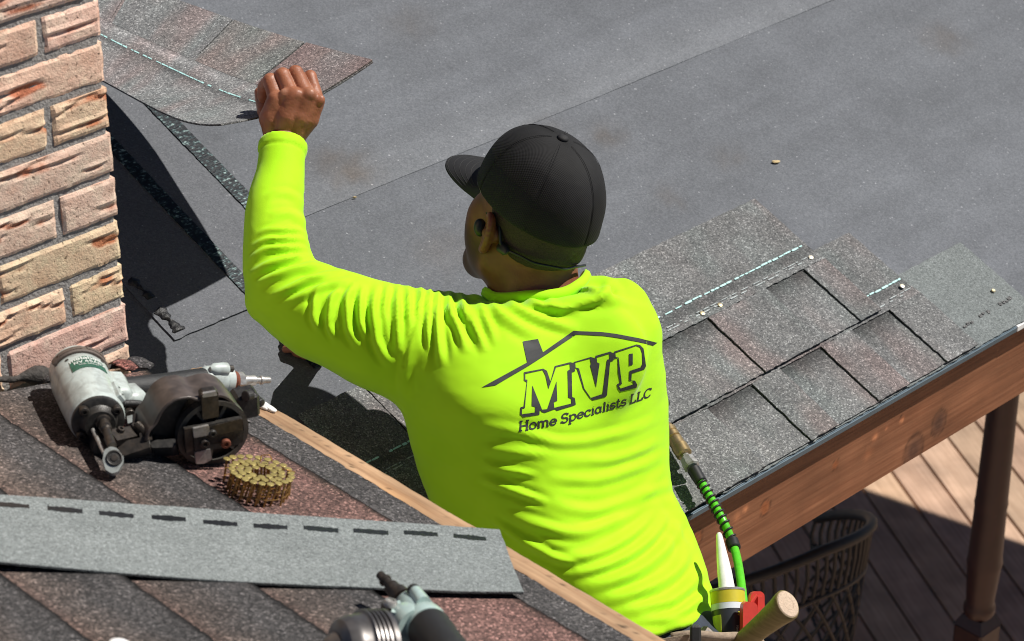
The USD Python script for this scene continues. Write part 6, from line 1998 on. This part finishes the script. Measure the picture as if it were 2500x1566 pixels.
def tube_word(text, a0_, along, hgt, turn=False, bold=False):
    m = meshkit.text_mesh(text, hgt, .0003, bold)
    v = np.array(m.vertices)
    if turn:
        v = np.c_[v[:, 1], -v[:, 0], v[:, 2]]
    aa = a0_ + v[:, 0] / RT
    P_ = ont(aa, along + v[:, 1], .0007) + v[:, 2:] * (np.cos(aa)[:, None] * fx + np.sin(aa)[:, None] * fy)
    return P_, np.array(m.faces)
obj('yellow_lettering', cat_(tube_word('Since', .42, LT - .0440, .0058, bold=True), tube_word('Colo', .52, LT - .082, .0062, bold=True)), M['tubeyel'], caulk)
obj('white_lettering', cat_(tube_word('N', .62, LT - .068, .0150, bold=True), tube_word('Needed for pros', .30, LT - .060, .0036, turn=True), tube_word('for the job', .10, LT - .070, .0036, turn=True)), M['lblwhite'], caulk)
# red-handled snips
M['red'] = plain('red_plastic_grip', (.60, .055, .040), .4, var=.12, vscale=60)
snips = thing('snips', 'snips with two bright red plastic handles standing in the pouch', 'snips', C3(640, 1400, 3.72))
def bar(pts, d0, th, mat, name, rnd=.003, n_=-1):
    pix = [(1720 + x * .1891, 1280 + y * .1891) for x, y in pts]
    m = sum(p[0] for p in pix) / len(pix), sum(p[1] for p in pix) / len(pix)
    return obj(name, plate(pix, at(*m, d0), nz(-FH + XH * .15 + UH * .1), th, rnd), M[mat], snips)
bar([(595, 930), (610, 890), (660, 868), (735, 870), (775, 905), (778, 1100), (740, 1500), (560, 1700), (600, 1300)], 3.735, .014, 'red', 'handle', .006)
bar([(690, 935), (768, 935), (762, 1090), (738, 1300), (690, 1300)], 3.732, .004, 'red', 'grip_inset', .001)
bar([(500, 1012), (560, 1000), (640, 1008), (688, 1050), (690, 1150), (640, 1500), (480, 1700), (496, 1300)], 3.712, .020, 'red', 'handle', .007)
obj('spring_web', cyl(C3(600, 1010, 3.728), C3(672, 915, 3.732), .0022, n=8), M['red'], snips)
# hammer with a wooden handle
M['hickory'] = woodmat('oiled_wood_handle', (.14, .105, .038), (.22, .165, .070), nz(C3(1080, 1030, 3.6) - C3(400, 1560, 3.7)), .55, 220, .06, bump=.0008)
M['endgrain'] = plain('pale_end_grain', (.50, .38, .28), .8, var=.2, vscale=400, bump=.001, bscale=600)
h1, h0 = C3(1075, 1035, 3.575), C3(330, 1660, 3.70)
dHm = nz(h1 - h0); LHm = np.linalg.norm(h1 - h0)
ham = thing('hammer', 'hammer whose thick wooden handle sticks out of the pouch', 'hammer', h0)
pr = np.array([(0, .0125), (LHm * .35, .0135), (LHm * .6, .0150), (LHm * .82, .0172), (LHm * .95, .0195), (LHm * .985, .0195), (LHm, .0178)])
v, f = lathe(h0, h1, pr, 36)
x1, y1, z1 = frame_of(dHm)
def oval(v):
    rel = v - h0; ax_ = rel @ dHm; r_ = rel - ax_[:, None] * dHm
    vert = nz(UH - dHm * (UH @ dHm))
    rv = r_ @ vert
    return v + (rv * .22)[:, None] * vert + dHm * (.0015 * fb(v, .012, 2, 3))[:, None]
obj('handle', (oval(v), f), M['hickory'], ham, smooth=40)
v, f = lathe(h1 + dHm * .0002, h1 + dHm, [(0, .0172), (.0012, .0162), (.0016, .0090), (.0012, .0082), (.0016, .0074), (.0017, .003)], 36)
obj('end_face', (oval(v), f), M['endgrain'], ham)
obj('hammer_head', cbox(h0 - dHm * .012, [dHm, nz(np.cross(dHm, FH)), nz(np.cross(dHm, nz(np.cross(dHm, FH))))], [.014, .055, .014], .005), M['darksteel'], ham)

# chips of wood and nail sitting on the felt
M['chip'] = plain('pale_wood_chip', (.55, .42, .22), .8)
for i, (px_, py_, r_) in enumerate(((1895, 395, .010), (690, 540, .005), (866, 482, .004), (570, 478, .003))):
    p_ = T1(px_, py_, .006)
    obj('wood_chip', blob(p_, (r_, r_ * .32, .0022), [nz(EV - U1 * .45), nz(U1 + EV * .45), N1], i, .3), M['chip'], None, label=('pale curled wood chip lying alone on the felt right of the cap', 'tiny pale chip on the felt right of the raised elbow', 'reddish crumb on the felt between the raised arm and cap brim', 'dark splinter on the felt left of the raised forearm')[i], cat='wood chip')

# ---------------------------------------------------------------- wicker chair on the deck in the shade
M['wicker'] = plain('dark_brown_wicker', (.022, .017, .014), .6, var=.3, vscale=80)
M['cushion'] = plain('charcoal_cushion', (.035, .036, .040), .9, var=.15)
cc = ray(1765, 1520); cc = cc * ((DZ + .72) / cc[2])
ch = thing('wicker_chair', 'dark woven wicker armchair in the shade below the fascia', 'chair', np.array([cc[0], cc[1], DZ]))
CB = np.array([cc[0], cc[1], DZ])
fx_ = nz([-.55, .83, 0]); rx = np.cross(fx_, ZV)
def back_pt(a_, h_):
    """curved back: a_ around (-1..1), h_ 0..1 upwards."""
    a_ = np.asarray(a_, float); h_ = np.asarray(h_, float)
    ang = a_ * 1.75
    rad = .34 + .05 * h_
    hh = .40 + h_ * (.79 - .30 * np.abs(a_) ** 1.6)
    return CB + (np.sin(ang) * rad)[..., None] * rx - (np.cos(ang) * rad)[..., None] * fx_ + hh[..., None] * ZV
aa = np.linspace(-1, 1, 80)
obj('back_rim', tube(back_pt(aa, np.ones(80)), .016, 8), M['wicker'], ch, smooth=True)
for hz in (.80, .0):
    obj('back_rail', tube(back_pt(aa, np.full(80, hz)), .009, 6), M['wicker'], ch, smooth=True)
for sgn in (-1, 1):
    for k in range(-9, 20):
        a0_ = -1 + k * .105
        t_ = np.linspace(0, 1, 24)
        a_ = (a0_ + t_ * .62) * sgn
        okk = (a_ >= -1) & (a_ <= 1)
        if okk.sum() > 3:
            obj('strand', tube(back_pt(a_[okk], t_[okk] * .82), .0052, 5), M['wicker'], ch)
for k in range(44):
    a0_ = -1 + k * 2 / 43
    obj('slat', tube(back_pt(np.array([a0_, a0_ + .012, a0_]), np.array([.8, .9, 1.0])), .006, 5), M['wicker'], ch)
t_ = np.linspace(0, 2 * np.pi, 40)[:-1]
obj('seat_frame', tube(CB + .33 * (np.cos(t_)[:, None] * rx + np.sin(t_)[:, None] * fx_) + ZV * .40, .018, 8, True), M['wicker'], ch, smooth=True)
obj('cushion', lathe(CB + ZV * .39, CB + ZV, [(0, .28), (.02, .315), (.06, .32), (.09, .30), (.10, .24)], 36), M['cushion'], ch, smooth=60)
for a_ in (.8, 2.3, 3.9, 5.5):
    q_ = CB + .28 * (math.cos(a_) * rx + math.sin(a_) * fx_)
    obj('leg', cyl(q_ + ZV * .39, q_, .019, .015, 12), M['wicker'], ch)
